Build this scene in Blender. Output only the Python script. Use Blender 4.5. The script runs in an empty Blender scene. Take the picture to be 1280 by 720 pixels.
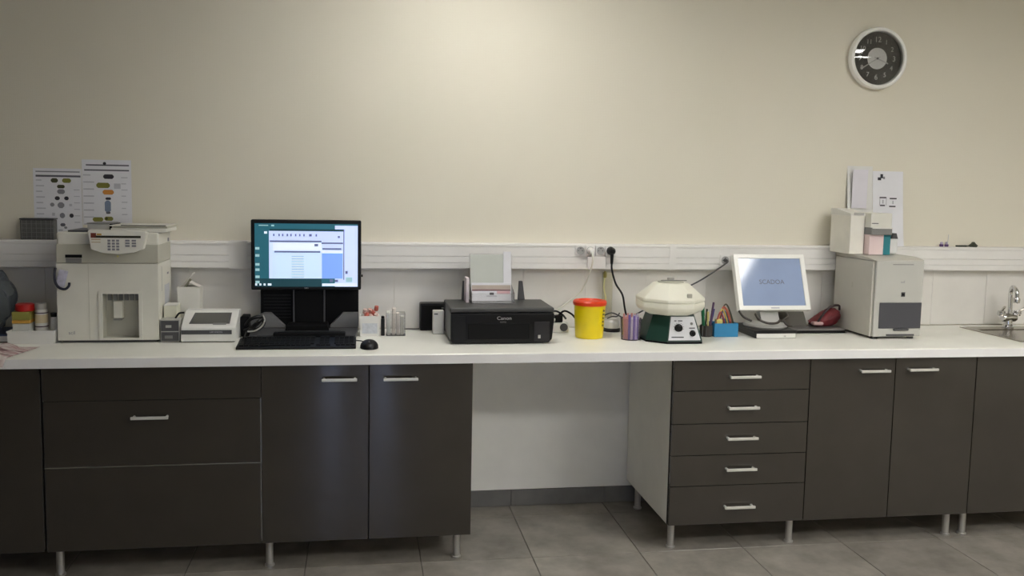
import bpy, bmesh, math, random
from mathutils import Vector, Matrix, noise
R = math.radians
PI = math.pi
random.seed(7)
SC = bpy.context.scene
COL = SC.collection

# ------------------------------------------------------------------ camera
cam_d = bpy.data.cameras.new('camera')
cam = bpy.data.objects.new('camera', cam_d)
COL.objects.link(cam)
SC.camera = cam
cam_d.sensor_width = 36.0
cam_d.lens = 36.0 * 1112.5 / 1280.0
cam_d.shift_x = 15.9 / 1280.0
cam_d.shift_y = -23.47 / 1280.0
cam_d.clip_start = 0.05
YAW, PIT, ROL = 0.1538, -0.0934, 0.0180
fwd = Vector((math.sin(YAW) * math.cos(PIT), math.cos(YAW) * math.cos(PIT), math.sin(PIT)))
rt = Vector((math.cos(YAW), -math.sin(YAW), 0))
up = rt.cross(fwd)
r2 = rt * math.cos(ROL) + up * math.sin(ROL)
u2 = -rt * math.sin(ROL) + up * math.cos(ROL)
m3 = Matrix((r2, u2, -fwd)).transposed()
cam.matrix_world = Matrix.Translation((1.1562, -4.012, 1.4963)) @ m3.to_4x4()

# ------------------------------------------------------------------ world, exposure
W = bpy.data.worlds.new('daylight')
SC.world = W
W.use_nodes = True
W.node_tree.nodes['Background'].inputs[0].default_value = (0.55, 0.66, 1.0, 1)
W.node_tree.nodes['Background'].inputs[1].default_value = 7.0
SC.view_settings.view_transform = 'Standard'
SC.view_settings.look = 'None'
SC.view_settings.exposure = 0.0
SC.view_settings.gamma = 1.0
SC.view_settings.use_curve_mapping = False

# ceiling lamps of the room: x, y, size, watts
LAMPS = [(1.64, -0.82, 0.55, 0.40, 22.5), (3.72, -2.15, 0.62, 0.62, 24.0), (2.6, -3.7, 1.2, 0.6, 11.0), (4.3, -3.7, 1.2, 0.6, 28.0)]
LAMP_COL = (1.0, 0.985, 0.96)
CEIL = 2.66

# ------------------------------------------------------------------ materials
def lin(c):
    return tuple(((v / 255.0) / 12.92 if v / 255.0 <= 0.04045 else ((v / 255.0 + 0.055) / 1.055) ** 2.4) for v in c)

_M = {}
def mat(name, rgb, rough=0.5, metal=0.0, var=0.04, vscale=8.0, bump=0.0, bscale=60.0, coat=0.0, emit=0.0, spec=0.5):
    """Procedural Principled material: base colour (sRGB 0-255) with faint noise variation and optional fine relief."""
    if name in _M: return _M[name]
    m = bpy.data.materials.new(name); m.use_nodes = True
    nt = m.node_tree; b = nt.nodes['Principled BSDF']
    c = lin(rgb)
    tc = nt.nodes.new('ShaderNodeTexCoord')
    if var > 0:
        n = nt.nodes.new('ShaderNodeTexNoise'); n.inputs['Scale'].default_value = vscale; n.inputs['Detail'].default_value = 4
        nt.links.new(tc.outputs['Object'], n.inputs['Vector'])
        r = nt.nodes.new('ShaderNodeValToRGB')
        r.color_ramp.elements[0].color = tuple(max(0, v * (1 - var * 2)) for v in c) + (1,)
        r.color_ramp.elements[1].color = tuple(min(1, v * (1 + var * 2)) for v in c) + (1,)
        r.color_ramp.elements[0].position = 0.3; r.color_ramp.elements[1].position = 0.7
        nt.links.new(n.outputs['Fac'], r.inputs['Fac'])
        nt.links.new(r.outputs['Color'], b.inputs['Base Color'])
    else:
        b.inputs['Base Color'].default_value = c + (1,)
    b.inputs['Roughness'].default_value = rough
    b.inputs['Metallic'].default_value = metal
    b.inputs['Specular IOR Level'].default_value = spec
    b.inputs['Coat Weight'].default_value = coat
    b.inputs['Coat Roughness'].default_value = 0.05
    if emit > 0:
        b.inputs['Emission Color'].default_value = c + (1,)
        b.inputs['Emission Strength'].default_value = emit
    if bump > 0:
        n2 = nt.nodes.new('ShaderNodeTexNoise'); n2.inputs['Scale'].default_value = bscale; n2.inputs['Detail'].default_value = 5
        nt.links.new(tc.outputs['Object'], n2.inputs['Vector'])
        bp = nt.nodes.new('ShaderNodeBump'); bp.inputs['Strength'].default_value = bump; bp.inputs['Distance'].default_value = 0.004
        nt.links.new(n2.outputs['Fac'], bp.inputs['Height']); nt.links.new(bp.outputs['Normal'], b.inputs['Normal'])
    _M[name] = m
    return m

def glass_mat(name, tint=(1, 1, 1), gloss=0.05, ior=1.45, haze=0.0, haze_col=(230, 230, 230)):
    """Clear sheet: transparent body, Fresnel-weighted gloss, optional milky diffuse share."""
    if name in _M: return _M[name]
    m = bpy.data.materials.new(name); m.use_nodes = True
    nt = m.node_tree; nt.nodes.remove(nt.nodes['Principled BSDF'])
    out = nt.nodes['Material Output']
    t = nt.nodes.new('ShaderNodeBsdfTransparent'); t.inputs[0].default_value = tint + (1,)
    g = nt.nodes.new('ShaderNodeBsdfGlossy'); g.inputs['Roughness'].default_value = gloss
    f = nt.nodes.new('ShaderNodeFresnel'); f.inputs[0].default_value = ior
    mx = nt.nodes.new('ShaderNodeMixShader')
    nt.links.new(f.outputs[0], mx.inputs[0]); nt.links.new(t.outputs[0], mx.inputs[1]); nt.links.new(g.outputs[0], mx.inputs[2])
    last = mx
    if haze > 0:
        d = nt.nodes.new('ShaderNodeBsdfDiffuse'); d.inputs[0].default_value = lin(haze_col) + (1,)
        mx2 = nt.nodes.new('ShaderNodeMixShader'); mx2.inputs[0].default_value = haze
        nt.links.new(mx.outputs[0], mx2.inputs[1]); nt.links.new(d.outputs[0], mx2.inputs[2]); last = mx2
    nt.links.new(last.outputs[0], out.inputs[0])
    _M[name] = m
    return m

def wall_mat():
    m = bpy.data.materials.new('woven_wall_paint'); m.use_nodes = True
    nt = m.node_tree; b = nt.nodes['Principled BSDF']
    tc = nt.nodes.new('ShaderNodeTexCoord')
    n = nt.nodes.new('ShaderNodeTexNoise'); n.inputs['Scale'].default_value = 1.6; n.inputs['Detail'].default_value = 3
    nt.links.new(tc.outputs['Object'], n.inputs['Vector'])
    r = nt.nodes.new('ShaderNodeValToRGB')
    r.color_ramp.elements[0].color = lin((221, 215, 197)) + (1,); r.color_ramp.elements[1].color = lin((227, 222, 206)) + (1,)
    nt.links.new(n.outputs['Fac'], r.inputs[0]); nt.links.new(r.outputs[0], b.inputs['Base Color'])
    b.inputs['Roughness'].default_value = 0.75
    def wave(d):
        w = nt.nodes.new('ShaderNodeTexWave'); w.bands_direction = d; w.inputs['Scale'].default_value = 42; w.inputs['Distortion'].default_value = 1.2
        nt.links.new(tc.outputs['Object'], w.inputs['Vector']); return w
    a, c = wave('X'), wave('Z')
    mm = nt.nodes.new('ShaderNodeMath'); mm.operation = 'MULTIPLY'
    nt.links.new(a.outputs['Fac'], mm.inputs[0]); nt.links.new(c.outputs['Fac'], mm.inputs[1])
    bp = nt.nodes.new('ShaderNodeBump'); bp.inputs['Strength'].default_value = 0.12; bp.inputs['Distance'].default_value = 0.002
    nt.links.new(mm.outputs[0], bp.inputs['Height']); nt.links.new(bp.outputs[0], b.inputs['Normal'])
    return m

def tile_mat():
    m = bpy.data.materials.new('stone_floor_tile'); m.use_nodes = True
    nt = m.node_tree; b = nt.nodes['Principled BSDF']
    g = nt.nodes.new('ShaderNodeNewGeometry')
    n = nt.nodes.new('ShaderNodeTexNoise'); n.inputs['Scale'].default_value = 5.0; n.inputs['Detail'].default_value = 8; n.inputs['Roughness'].default_value = 0.62
    nt.links.new(g.outputs['Position'], n.inputs['Vector'])
    r = nt.nodes.new('ShaderNodeValToRGB')
    r.color_ramp.elements[0].color = lin((120, 115, 107)) + (1,); r.color_ramp.elements[1].color = lin((156, 150, 141)) + (1,)
    r.color_ramp.elements[0].position = 0.3; r.color_ramp.elements[1].position = 0.72
    nt.links.new(n.outputs['Fac'], r.inputs[0])
    oi = nt.nodes.new('ShaderNodeObjectInfo')
    mr = nt.nodes.new('ShaderNodeMapRange'); mr.inputs[3].default_value = 0.93; mr.inputs[4].default_value = 1.06
    nt.links.new(oi.outputs['Random'], mr.inputs[0])
    mx = nt.nodes.new('ShaderNodeMixRGB'); mx.blend_type = 'MULTIPLY'; mx.inputs[0].default_value = 1
    nt.links.new(r.outputs[0], mx.inputs[1]); nt.links.new(mr.outputs[0], mx.inputs[2])
    nt.links.new(mx.outputs[0], b.inputs['Base Color'])
    b.inputs['Roughness'].default_value = 0.25
    return m

# ------------------------------------------------------------------ mesh helpers (all shapes given in world coordinates)
class MB:
    def __init__(s): s.bm = bmesh.new(); s.bev = False
    def _new(s, before, m):
        for f in s.bm.faces:
            if f not in before: f.material_index = m
    def box(s, x0, x1, y0, y1, z0, z1, m=0, bev=0.0, seg=2):
        b0 = set(s.bm.faces)
        M = Matrix.Translation(((x0 + x1) / 2, (y0 + y1) / 2, (z0 + z1) / 2)) @ Matrix.Diagonal((abs(x1 - x0), abs(y1 - y0), abs(z1 - z0), 1))
        g = bmesh.ops.create_cube(s.bm, size=1, matrix=M)
        if bev > 0:
            s.bev = True; es = list({e for v in g['verts'] for e in v.link_edges})
            bmesh.ops.bevel(s.bm, geom=es, offset=bev, segments=seg, affect='EDGES', profile=0.5, clamp_overlap=True)
        s._new(b0, m); return s
    def prism(s, pts, axis, a0, a1, m=0, bev=0.0):
        b0 = set(s.bm.faces)
        def P(p, a):
            return {'X': (a, p[0], p[1]), 'Y': (p[0], a, p[1]), 'Z': (p[0], p[1], a)}[axis]
        A = [s.bm.verts.new(P(p, a0)) for p in pts]; B = [s.bm.verts.new(P(p, a1)) for p in pts]
        n = len(pts); fs = [s.bm.faces.new(A), s.bm.faces.new(B[::-1])]
        for i in range(n): fs.append(s.bm.faces.new((A[i], B[i], B[(i + 1) % n], A[(i + 1) % n])))
        bmesh.ops.recalc_face_normals(s.bm, faces=fs)
        if bev > 0:
            s.bev = True; es = list({e for v in A + B for e in v.link_edges})
            bmesh.ops.bevel(s.bm, geom=es, offset=bev, segments=2, affect='EDGES', profile=0.5, clamp_overlap=True)
        s._new(b0, m); return s
    def lathe(s, prof, c=(0, 0, 0), axis='Z', n=28, m=0, phase=0.0, sx=1.0, sy=1.0):
        b0 = set(s.bm.faces)
        def P(r, h, a):
            x, y = r * math.cos(a + phase) * sx, r * math.sin(a + phase) * sy
            q = {'Z': (x, y, h), 'Y': (x, h, y), 'X': (h, x, y)}[axis]
            return (c[0] + q[0], c[1] + q[1], c[2] + q[2])
        rings = []
        for r, h in prof:
            if r <= 1e-6: rings.append([s.bm.verts.new(P(0, h, 0))])
            else: rings.append([s.bm.verts.new(P(r, h, 2 * PI * k / n)) for k in range(n)])
        fs = []
        for a, b in zip(rings, rings[1:]):
            for k in range(n):
                l = (k + 1) % n
                if len(a) == 1 and len(b) == 1: continue
                if len(a) == 1: fs.append(s.bm.faces.new((a[0], b[k], b[l])))
                elif len(b) == 1: fs.append(s.bm.faces.new((a[k], b[0], a[l])))
                else: fs.append(s.bm.faces.new((a[k], b[k], b[l], a[l])))
        for rg in (rings[0], rings[-1]):
            if len(rg) > 1: fs.append(s.bm.faces.new(rg))
        bmesh.ops.recalc_face_normals(s.bm, faces=fs)
        s._new(b0, m); return s
    def cyl(s, c, r, h, axis='Z', n=20, m=0, r2=None):
        r2 = r if r2 is None else r2
        return s.lathe([(r, 0), (r2, h)], c, axis, n, m)
    def tube(s, pts, r, n=8, m=0, smooth=True):
        """A round cable through the points (Catmull-Rom)."""
        P = [Vector(p) for p in pts]
        if smooth and len(P) > 2:
            Q = []
            for i in range(len(P) - 1):
                p0, p1, p2, p3 = P[max(i - 1, 0)], P[i], P[i + 1], P[min(i + 2, len(P) - 1)]
                for k in range(6):
                    t = k / 6
                    Q.append(0.5 * ((2 * p1) + (p2 - p0) * t + (2 * p0 - 5 * p1 + 4 * p2 - p3) * t * t + (3 * p1 - p0 - 3 * p2 + p3) * t ** 3))
            Q.append(P[-1]); P = Q
        b0 = set(s.bm.faces); fs = []; prev = None; u = None; first = None
        for i, p in enumerate(P):
            d = (P[min(i + 1, len(P) - 1)] - P[max(i - 1, 0)]).normalized()
            if u is None:
                u = d.orthogonal().normalized()
            u = (u - d * u.dot(d)).normalized(); v = d.cross(u)
            ring = [s.bm.verts.new(p + (u * math.cos(2 * PI * k / n) + v * math.sin(2 * PI * k / n)) * r) for k in range(n)]
            if prev:
                for k in range(n): fs.append(s.bm.faces.new((prev[k], ring[k], ring[(k + 1) % n], prev[(k + 1) % n])))
            else: first = ring
            prev = ring
        fs += [s.bm.faces.new(first), s.bm.faces.new(prev[::-1])]
        bmesh.ops.recalc_face_normals(s.bm, faces=fs)
        s._new(b0, m); return s
    def quad(s, pts, m=0):
        f = s.bm.faces.new([s.bm.verts.new(p) for p in pts]); f.material_index = m; return s
    def rxz(s, x0, x1, z0, z1, y, m=0):                     # flat print facing the room (-Y)
        return s.quad([(x0, y, z0), (x1, y, z0), (x1, y, z1), (x0, y, z1)], m)
    def plate_hole(s, x0, x1, z0, z1, a0, a1, c0, c1, yf, yb, yh, m=0, mh=0):
        """Slab between yf (front) and yb with a rectangular recess back to yh."""
        V = lambda x, y, z: s.bm.verts.new((x, y, z))
        O = [V(x0, yf, z0), V(x1, yf, z0), V(x1, yf, z1), V(x0, yf, z1)]
        I = [V(a0, yf, c0), V(a1, yf, c0), V(a1, yf, c1), V(a0, yf, c1)]
        H = [V(a0, yh, c0), V(a1, yh, c0), V(a1, yh, c1), V(a0, yh, c1)]
        B = [V(x0, yb, z0), V(x1, yb, z0), V(x1, yb, z1), V(x0, yb, z1)]
        F = s.bm.faces.new
        for i in range(4):
            j = (i + 1) % 4
            F((O[i], O[j], I[j], I[i])).material_index = m
            F((I[i], I[j], H[j], H[i])).material_index = mh
            F((O[j], O[i], B[i], B[j])).material_index = m
        F((H[0], H[1], H[2], H[3])).material_index = mh
        F((B[3], B[2], B[1], B[0])).material_index = m
        return s
    def move(s, M):
        bmesh.ops.transform(s.bm, matrix=M, verts=s.bm.verts); return s
    def build(s, name, mats, parent=None, smooth=35):
        if not isinstance(mats, (list, tuple)): mats = [mats]
        off = Vector((0, 0, 0))
        if parent is not None:
            q = parent
            while q is not None: off += q.location; q = q.parent
        else:
            xs = [v.co for v in s.bm.verts]
            off = Vector(((min(v.x for v in xs) + max(v.x for v in xs)) / 2, (min(v.y for v in xs) + max(v.y for v in xs)) / 2, min(v.z for v in xs)))
        for v in s.bm.verts: v.co -= off
        me = bpy.data.meshes.new(name); s.bm.to_mesh(me); s.bm.free()
        for m in mats: me.materials.append(m)
        if smooth:
            for p in me.polygons: p.use_smooth = True
            me.set_sharp_from_angle(angle=R(smooth))
        o = bpy.data.objects.new(name, me); COL.objects.link(o)
        if s.bev and smooth:
            wn = o.modifiers.new('face_weighted_normals', 'WEIGHTED_NORMAL'); wn.weight = 50; wn.keep_sharp = True
        if parent is not None: o.parent = parent
        else: o.location = off
        return o

def tag(o, label=None, cat=None, group=None, kind=None):
    if label: o['label'] = label
    if cat: o['category'] = cat
    if group: o['group'] = group
    if kind: o['kind'] = kind
    return o

def thing(name, label, cat, loc, group=None):
    o = bpy.data.objects.new(name, None); COL.objects.link(o)
    o.location = loc; o.empty_display_size = 0.05
    return tag(o, label, cat, group)

def text(name, body, size, loc, m, parent, rot=(PI / 2, 0, 0), ext=0.0002, sx=1.0):
    cu = bpy.data.curves.new(name, 'FONT'); cu.body = body; cu.size = size; cu.extrude = ext
    cu.align_x = 'CENTER'; cu.align_y = 'CENTER'; cu.resolution_u = 3
    o = bpy.data.objects.new('tmp_text', cu); COL.objects.link(o)
    dg = bpy.context.evaluated_depsgraph_get()
    me = bpy.data.meshes.new_from_object(o.evaluated_get(dg))
    bpy.data.objects.remove(o); bpy.data.curves.remove(cu)
    me.materials.clear(); me.materials.append(m)
    off = Vector((0, 0, 0)); q = parent
    while q is not None: off += q.location; q = q.parent
    from mathutils import Euler
    me.transform(Matrix.Translation(Vector(loc) - off) @ Euler(rot).to_matrix().to_4x4() @ Matrix.Diagonal((sx, 1, 1, 1)))
    t = bpy.data.objects.new(name, me); COL.objects.link(t); t.parent = parent
    return t

# shared materials
WALL = wall_mat(); TILE = tile_mat()
GREYWALL = mat('painted_room_wall', (196, 192, 178), 0.8)
CEILM = mat('ceiling_panel_white', (225, 223, 214), 0.85)
GROUT = mat('grout', (84, 80, 74), 0.9)
GLAZE = mat('glazed_white_tile', (226, 223, 217), 0.28, var=0.015)
JOINT = mat('tile_joint', (150, 148, 144), 0.9)
TOPM = mat('white_laminate', (240, 239, 230), 0.35, var=0.012)
EDGEM = mat('laminate_edge', (242, 241, 240), 0.4, var=0.012)
TRUNK = mat('trunking_pvc', (232, 230, 226), 0.38, var=0.01)
GLOSS = mat('dark_gloss_front', (56, 52, 47), 0.12, var=0.02, coat=0.5)
CARC = mat('white_melamine', (236, 235, 228), 0.45, var=0.015)
GAPSHADE = mat('gap_shade_dark', (26, 24, 22), 0.6)  # shade in the gaps between fronts, painted as a near-black colour
STEEL = mat('brushed_steel', (190, 188, 184), 0.28, 1.0, var=0.03)
CHROME = mat('chrome', (215, 215, 215), 0.08, 1.0, var=0.0)
SINKM = mat('sink_steel', (150, 143, 132), 0.22, 1.0, var=0.03)
BLACK = mat('black_plastic', (13, 13, 14), 0.4, var=0.05, spec=.3)
MATTEBLACK = mat('matte_black_plastic', (9, 9, 10), 0.6, var=0.05, spec=.2)
DGREY = mat('dark_grey_plastic', (74, 74, 76), 0.45)
GREY = mat('mid_grey_plastic', (128, 128, 126), 0.5)
LGREY = mat('light_grey_plastic', (176, 175, 170), 0.5)
WHITE = mat('white_plastic', (228, 227, 222), 0.4, var=0.015)
CREAM = mat('cream_plastic', (220, 218, 207), 0.42, var=0.02)
CREAMG = mat('grey_cream_plastic', (184, 182, 168), 0.45, var=0.02)
PAPER = mat('white_paper', (226, 226, 230), 0.8, var=0.015)
CARD = mat('white_card', (222, 220, 212), 0.75, var=0.02)
INK = mat('dark_print', (54, 52, 58), 0.8)
INKG = mat('grey_print', (136, 136, 142), 0.8)
INKL = mat('pale_print', (190, 190, 196), 0.8)
RED = mat('red_plastic', (176, 22, 20), 0.4)
CLEAR = glass_mat('clear_plastic', (0.96, 0.96, 0.96), 0.06, 1.3, 0.08)
GLASS = glass_mat('clear_glass', (0.98, 0.98, 0.98), 0.02, 1.45)
T = 0.845                      # worktop top
FY = -0.6035                   # plane of the cabinet fronts

# ------------------------------------------------------------------ room shell
XL, XR, YB = -2.6, 5.9, -5.6
wb = MB().box(XL - 0.1, XR + 0.1, 0.0, 0.12, -0.02, CEIL + 0.1).build('wall_back', WALL); tag(wb, kind='structure')
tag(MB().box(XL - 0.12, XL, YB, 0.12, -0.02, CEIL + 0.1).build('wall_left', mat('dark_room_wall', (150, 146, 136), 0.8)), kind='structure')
tag(MB().box(XR, XR + 0.12, YB, 0.12, -0.02, CEIL + 0.1).build('wall_right', GREYWALL), kind='structure')
wf = MB()
wx0, wx1, wz0, wz1 = 0.65, 1.55, 0.0, 2.1
wf.box(XL, wx0, YB - 0.12, YB, -0.02, CEIL + 0.1).box(wx1, XR, YB - 0.12, YB, -0.02, CEIL + 0.1)
wf.box(wx0, wx1, YB - 0.12, YB, -0.02, wz0 - .003).box(wx0, wx1, YB - 0.12, YB, wz1, CEIL + 0.1)
tag(wf.build('wall_front', GREYWALL), kind='structure')
sheen_door = thing('added_sheen_door', None, None, ((wx0 + wx1) / 2, YB, wz0)); tag(sheen_door, kind='structure')  # added unseen door; its glass strips put a bluish sheen on cabinet fronts
w = MB()
for a, b_, c, d in ((wx0, wx1, wz0, wz0 + .12), (wx0, wx1, wz1 - .12, wz1), (wx0, .79, wz0 + .12, wz1 - .12), (.95, 1.27, wz0 + .12, wz1 - .12), (1.43, wx1, wz0 + .12, wz1 - .12)):
    w.box(a, b_, YB - .09, YB - .03, c, d)
w.build('sheen_door_frame', GREYWALL, sheen_door)
for a, b_ in ((.79, .95), (1.27, 1.43)): MB().box(a, b_, YB - .065, YB - .06, wz0 + .12, wz1 - .12).build('sheen_pane', GLASS, sheen_door)
MB().tube([(1.05, YB - .028, 1.05), (1.05, YB + .02, 1.05), (1.17, YB + .02, 1.05)], .009, 8, smooth=False).build('handle', STEEL, sheen_door)
pl = bpy.data.lights.new('sheen_door_portal', 'AREA'); pl.shape = 'RECTANGLE'; pl.size = wx1 - wx0; pl.size_y = wz1 - wz0  # portal guiding sky light through the added door
pl.cycles.is_portal = True
po = bpy.data.objects.new('sheen_door_portal', pl); COL.objects.link(po); po.location = ((wx0 + wx1) / 2, YB - .13, (wz0 + wz1) / 2)
po.rotation_euler = (R(90), 0, R(180))
tag(MB().box(XL - 0.1, XR + 0.1, YB - 0.1, 0.12, CEIL, CEIL + 0.1).build('ceiling', CEILM), kind='structure')

# floor: grout bed with a loose grid of tiles
fl = MB().box(XL, XR, YB, 0.0, -0.05, -0.003).build('floor', GROUT); tag(fl, kind='structure')
PX, PY = 0.4505, 0.45
tm = None
gx0, gy0 = 0.0415, -0.595
for i in range(-6, 13):
    for j in range(-13, 2):
        x0, y0 = gx0 + i * PX, gy0 + j * PY
        x1, y1 = x0 + PX, y0 + PY
        x0c, x1c, y0c, y1c = max(x0, XL), min(x1, XR), max(y0, YB), min(y1, -0.001)
        if x1c - x0c < .02 or y1c - y0c < .02: continue
        full = (x0c == x0 and x1c == x1 and y0c == y0 and y1c == y1)
        g = 0.0016
        if full and tm is not None:
            o = bpy.data.objects.new('tile', tm); COL.objects.link(o); o.parent = fl
            o.location = (x0 + PX / 2 - fl.location.x, y0 + PY / 2 - fl.location.y, 0.0 - fl.location.z)
        else:
            b = MB().box(x0c + g, x1c - g, y0c + g, y1c - g, -0.012, 0.0, 0, 0.0012, 1)
            for v in b.bm.verts: v.co -= Vector(((x0c + x1c) / 2, (y0c + y1c) / 2, 0))
            me = bpy.data.meshes.new('tile'); b.bm.to_mesh(me); b.bm.free(); me.materials.append(TILE)
            o = bpy.data.objects.new('tile', me); COL.objects.link(o); o.parent = fl
            o.location = ((x0c + x1c) / 2 - fl.location.x, (y0c + y1c) / 2 - fl.location.y, -fl.location.z)
            if full: tm = me

# skirting of cut grey tiles along the back wall
SKT = mat('skirting_tile', (104, 103, 101), 0.5, var=0.06, vscale=12)
bb = MB().box(XL, XR, -0.006, -0.0005, 0.0, 0.076).build('baseboard_back', GROUT); tag(bb, kind='structure')
for i in range(2, 8):
    x0 = gx0 + i * PX + 0.008
    MB().box(x0 + .0012, x0 + PX - .0012, -0.0125, -0.006, 0.001, 0.077, 0, 0.001, 1).build('tile', SKT, bb)

# white glazed tiles of the splashback and knee space (pieces of the back wall)
for (z0, z1, xs) in ((0.848, 1.125, (-3, 17)),):
    for i in range(*xs):
        x0 = -0.1727 + i * 0.2944
        MB().box(x0 + .0005, x0 + .2944 - .0005, -0.008, -0.0002, z0 + .0005, z1 - .0005, 0, 0.0005, 1).build('tile', GLAZE, wb)

MB().box(1.45, 2.55, -0.008, -0.0002, 0.079, 0.8055).build('knee_panel', mat('white_wall_panel', (234, 233, 228), .5, var=.015), wb)

# ------------------------------------------------------------------ ceiling lamps
for i, (x, y, sx, sy, watts) in enumerate(LAMPS):
    L = thing('ceiling_light', 'square recessed ceiling light panel above the worktop' if i == 0 else 'square recessed ceiling light panel number %s from the worktop wall' % ['', 'two', 'three', 'four'][i], 'light', (x, y, CEIL))
    f = MB()
    for a, b_, c, d in ((x - sx / 2 - .02, x + sx / 2 + .02, y - sy / 2 - .02, y - sy / 2), (x - sx / 2 - .02, x + sx / 2 + .02, y + sy / 2, y + sy / 2 + .02), (x - sx / 2 - .02, x - sx / 2, y - sy / 2, y + sy / 2), (x + sx / 2, x + sx / 2 + .02, y - sy / 2, y + sy / 2)):
        f.box(a, b_, c, d, CEIL - .012, CEIL - .0005)
    f.build('frame', WHITE, L)
    em = bpy.data.materials.new('lit_diffuser'); em.use_nodes = True
    bs = em.node_tree.nodes['Principled BSDF']
    bs.inputs['Base Color'].default_value = (.8, .8, .78, 1)
    bs.inputs['Emission Color'].default_value = LAMP_COL + (1,); bs.inputs['Emission Strength'].default_value = watts
    MB().box(x - sx / 2, x + sx / 2, y - sy / 2, y + sy / 2, CEIL - .008, CEIL - .0005).build('diffuser', em, L)

# ------------------------------------------------------------------ base cabinets
HANDLEM = mat('satin_handle', (226, 224, 218), 0.42, 0.45, var=0.02)
LEGM = mat('satin_leg_steel', (190, 188, 184), 0.35, 0.7, var=0.03)
FB, FT = 0.110, 0.8065          # bottom and top of the fronts
def carcass(root, x0, x1, dark=True):
    MB().box(x0 + .0008, x1 - .0008, FY + .024, -0.015, FB + .002, FT, 0).build('carcass', CARC, root)
    MB().box(x0 + .0008, x1 - .0008, FY + .0195, FY + .024, FB + .002, FT, 0).build('front_edge', GAPSHADE if dark else CARC, root)  # dark: gap shade painted over the white carcass edge
def front(root, name, x0, x1, z0, z1, g=(.0015, .0015, .0015, .0015)):
    return MB().box(x0 + g[0], x1 - g[1], FY, FY + .019, z0 + g[2], z1 - g[3], 0, .0012, 2).build(name, GLOSS, root)
def handle(parent, xc, zc, L=0.133):
    h = MB()
    h.box(xc - L / 2, xc + L / 2, FY - .030, FY - .021, zc - .0055, zc + .0055, 0, .002, 2)
    for sx in (-1, 1): h.cyl((xc + sx * (L / 2 - .008), FY - .0235, zc), .0048, .024, 'Y', 12)
    return tag(h.build('handle', HANDLEM, parent), 'brushed steel bar handle')
def legs(root, xs):
    for x in xs:
        for y in (-0.553, -0.10):
            MB().lathe([(.019, 0), (.019, .006), (.0145, .008), (.0145, .1), (.018, .102), (.018, FB + .0015)], (x, y, 0), 'Z', 18).build('leg', LEGM, root)

c = thing('base_cabinet', 'dark grey gloss base cabinet beside the wide two-drawer unit, under the red-lidded jar', 'cabinet', (-.30, -.30, 0))
carcass(c, -.603, -.003); front(c, 'door', -.603, -.003, FB, FT); legs(c, (-.57,))

c = thing('drawer_cabinet', 'wide dark grey cabinet with plain fascia above two deep drawers, only one handle', 'cabinet', (.39, -.30, 0))
carcass(c, 0, .781, False)
front(c, 'fascia_panel', 0, .781, .680, FT, (.002, .0006, .0008, 0))
d = front(c, 'drawer', 0, .781, .4295, .680, (.004, .0045, .0022, .0008)); handle(d, .381, .6175)
front(c, 'drawer', 0, .781, FB, .4295, (.004, .0030, 0, .0022))
b = MB(); b.box(.7772, .7797, FY - .0004, FY + .012, FB + .02, .679); tag(b.build('edge_strip', STEEL, c), 'thin bright upright edge strip beside the drawers')
b = MB(); b.box(.004, .7768, FY - .0004, FY + .012, .4279, .4309); tag(b.build('edge_strip', STEEL, c), 'thin bright edge strip between the two drawers')
legs(c, (.033,))

c = thing('door_cabinet', 'dark grey gloss two-door cabinet under the black monitor and keyboard', 'cabinet', (1.18, -.30, 0))
carcass(c, .781, 1.588)
d = front(c, 'door', .781, 1.185, FB, FT, (.0006, .002, 0, 0)); handle(d, 1.073, .7495)
d = front(c, 'door', 1.185, 1.588, FB, FT, (.002, .0006, 0, 0)); handle(d, 1.306, .7485)
legs(c, (.803, 1.537))

c = thing('drawer_cabinet', 'narrow dark grey chest of five handled drawers with white side, beside the open knee space', 'cabinet', (2.705, -.30, 0))
carcass(c, 2.408, 3.003)
zs = [FT, .6758, .5378, .4056, .2758, FB]
hz = [.7355, .606, .478, .3475, .187]
for k in range(5):
    d = front(c, 'drawer', 2.410, 3.003, zs[k + 1], zs[k], (.001, .002, .0012, .0012)); handle(d, 2.7085, hz[k])
legs(c, (2.440, 2.968))

c = thing('door_cabinet', 'dark grey gloss two-door cabinet under the boxy white analyser with dark window', 'cabinet', (3.38, -.30, 0))
carcass(c, 3.003, 3.766)
d = front(c, 'door', 3.003, 3.388, FB, FT, (.002, .0018, 0, 0)); handle(d, 3.284, .7515)
d = front(c, 'door', 3.388, 3.766, FB, FT, (.0018, .002, 0, 0)); handle(d, 3.503, .755)
legs(c, (3.705,))

c = thing('sink_cabinet', 'dark grey gloss base cabinet under the steel sink', 'cabinet', (4.16, -.30, 0))
MB().box(3.7668, 4.566, FY + .024, -0.015, FB + .002, .66, 0).build('carcass', CARC, c)
MB().box(3.7668, 4.566, FY + .0195, FY + .024, FB + .002, FT, 0).build('front_edge', GAPSHADE, c)
front(c, 'door', 3.766, 4.166, FB, FT, (.002, .0015, 0, 0)); front(c, 'door', 4.166, 4.566, FB, FT)
legs(c, (3.785, 4.53))

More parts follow.
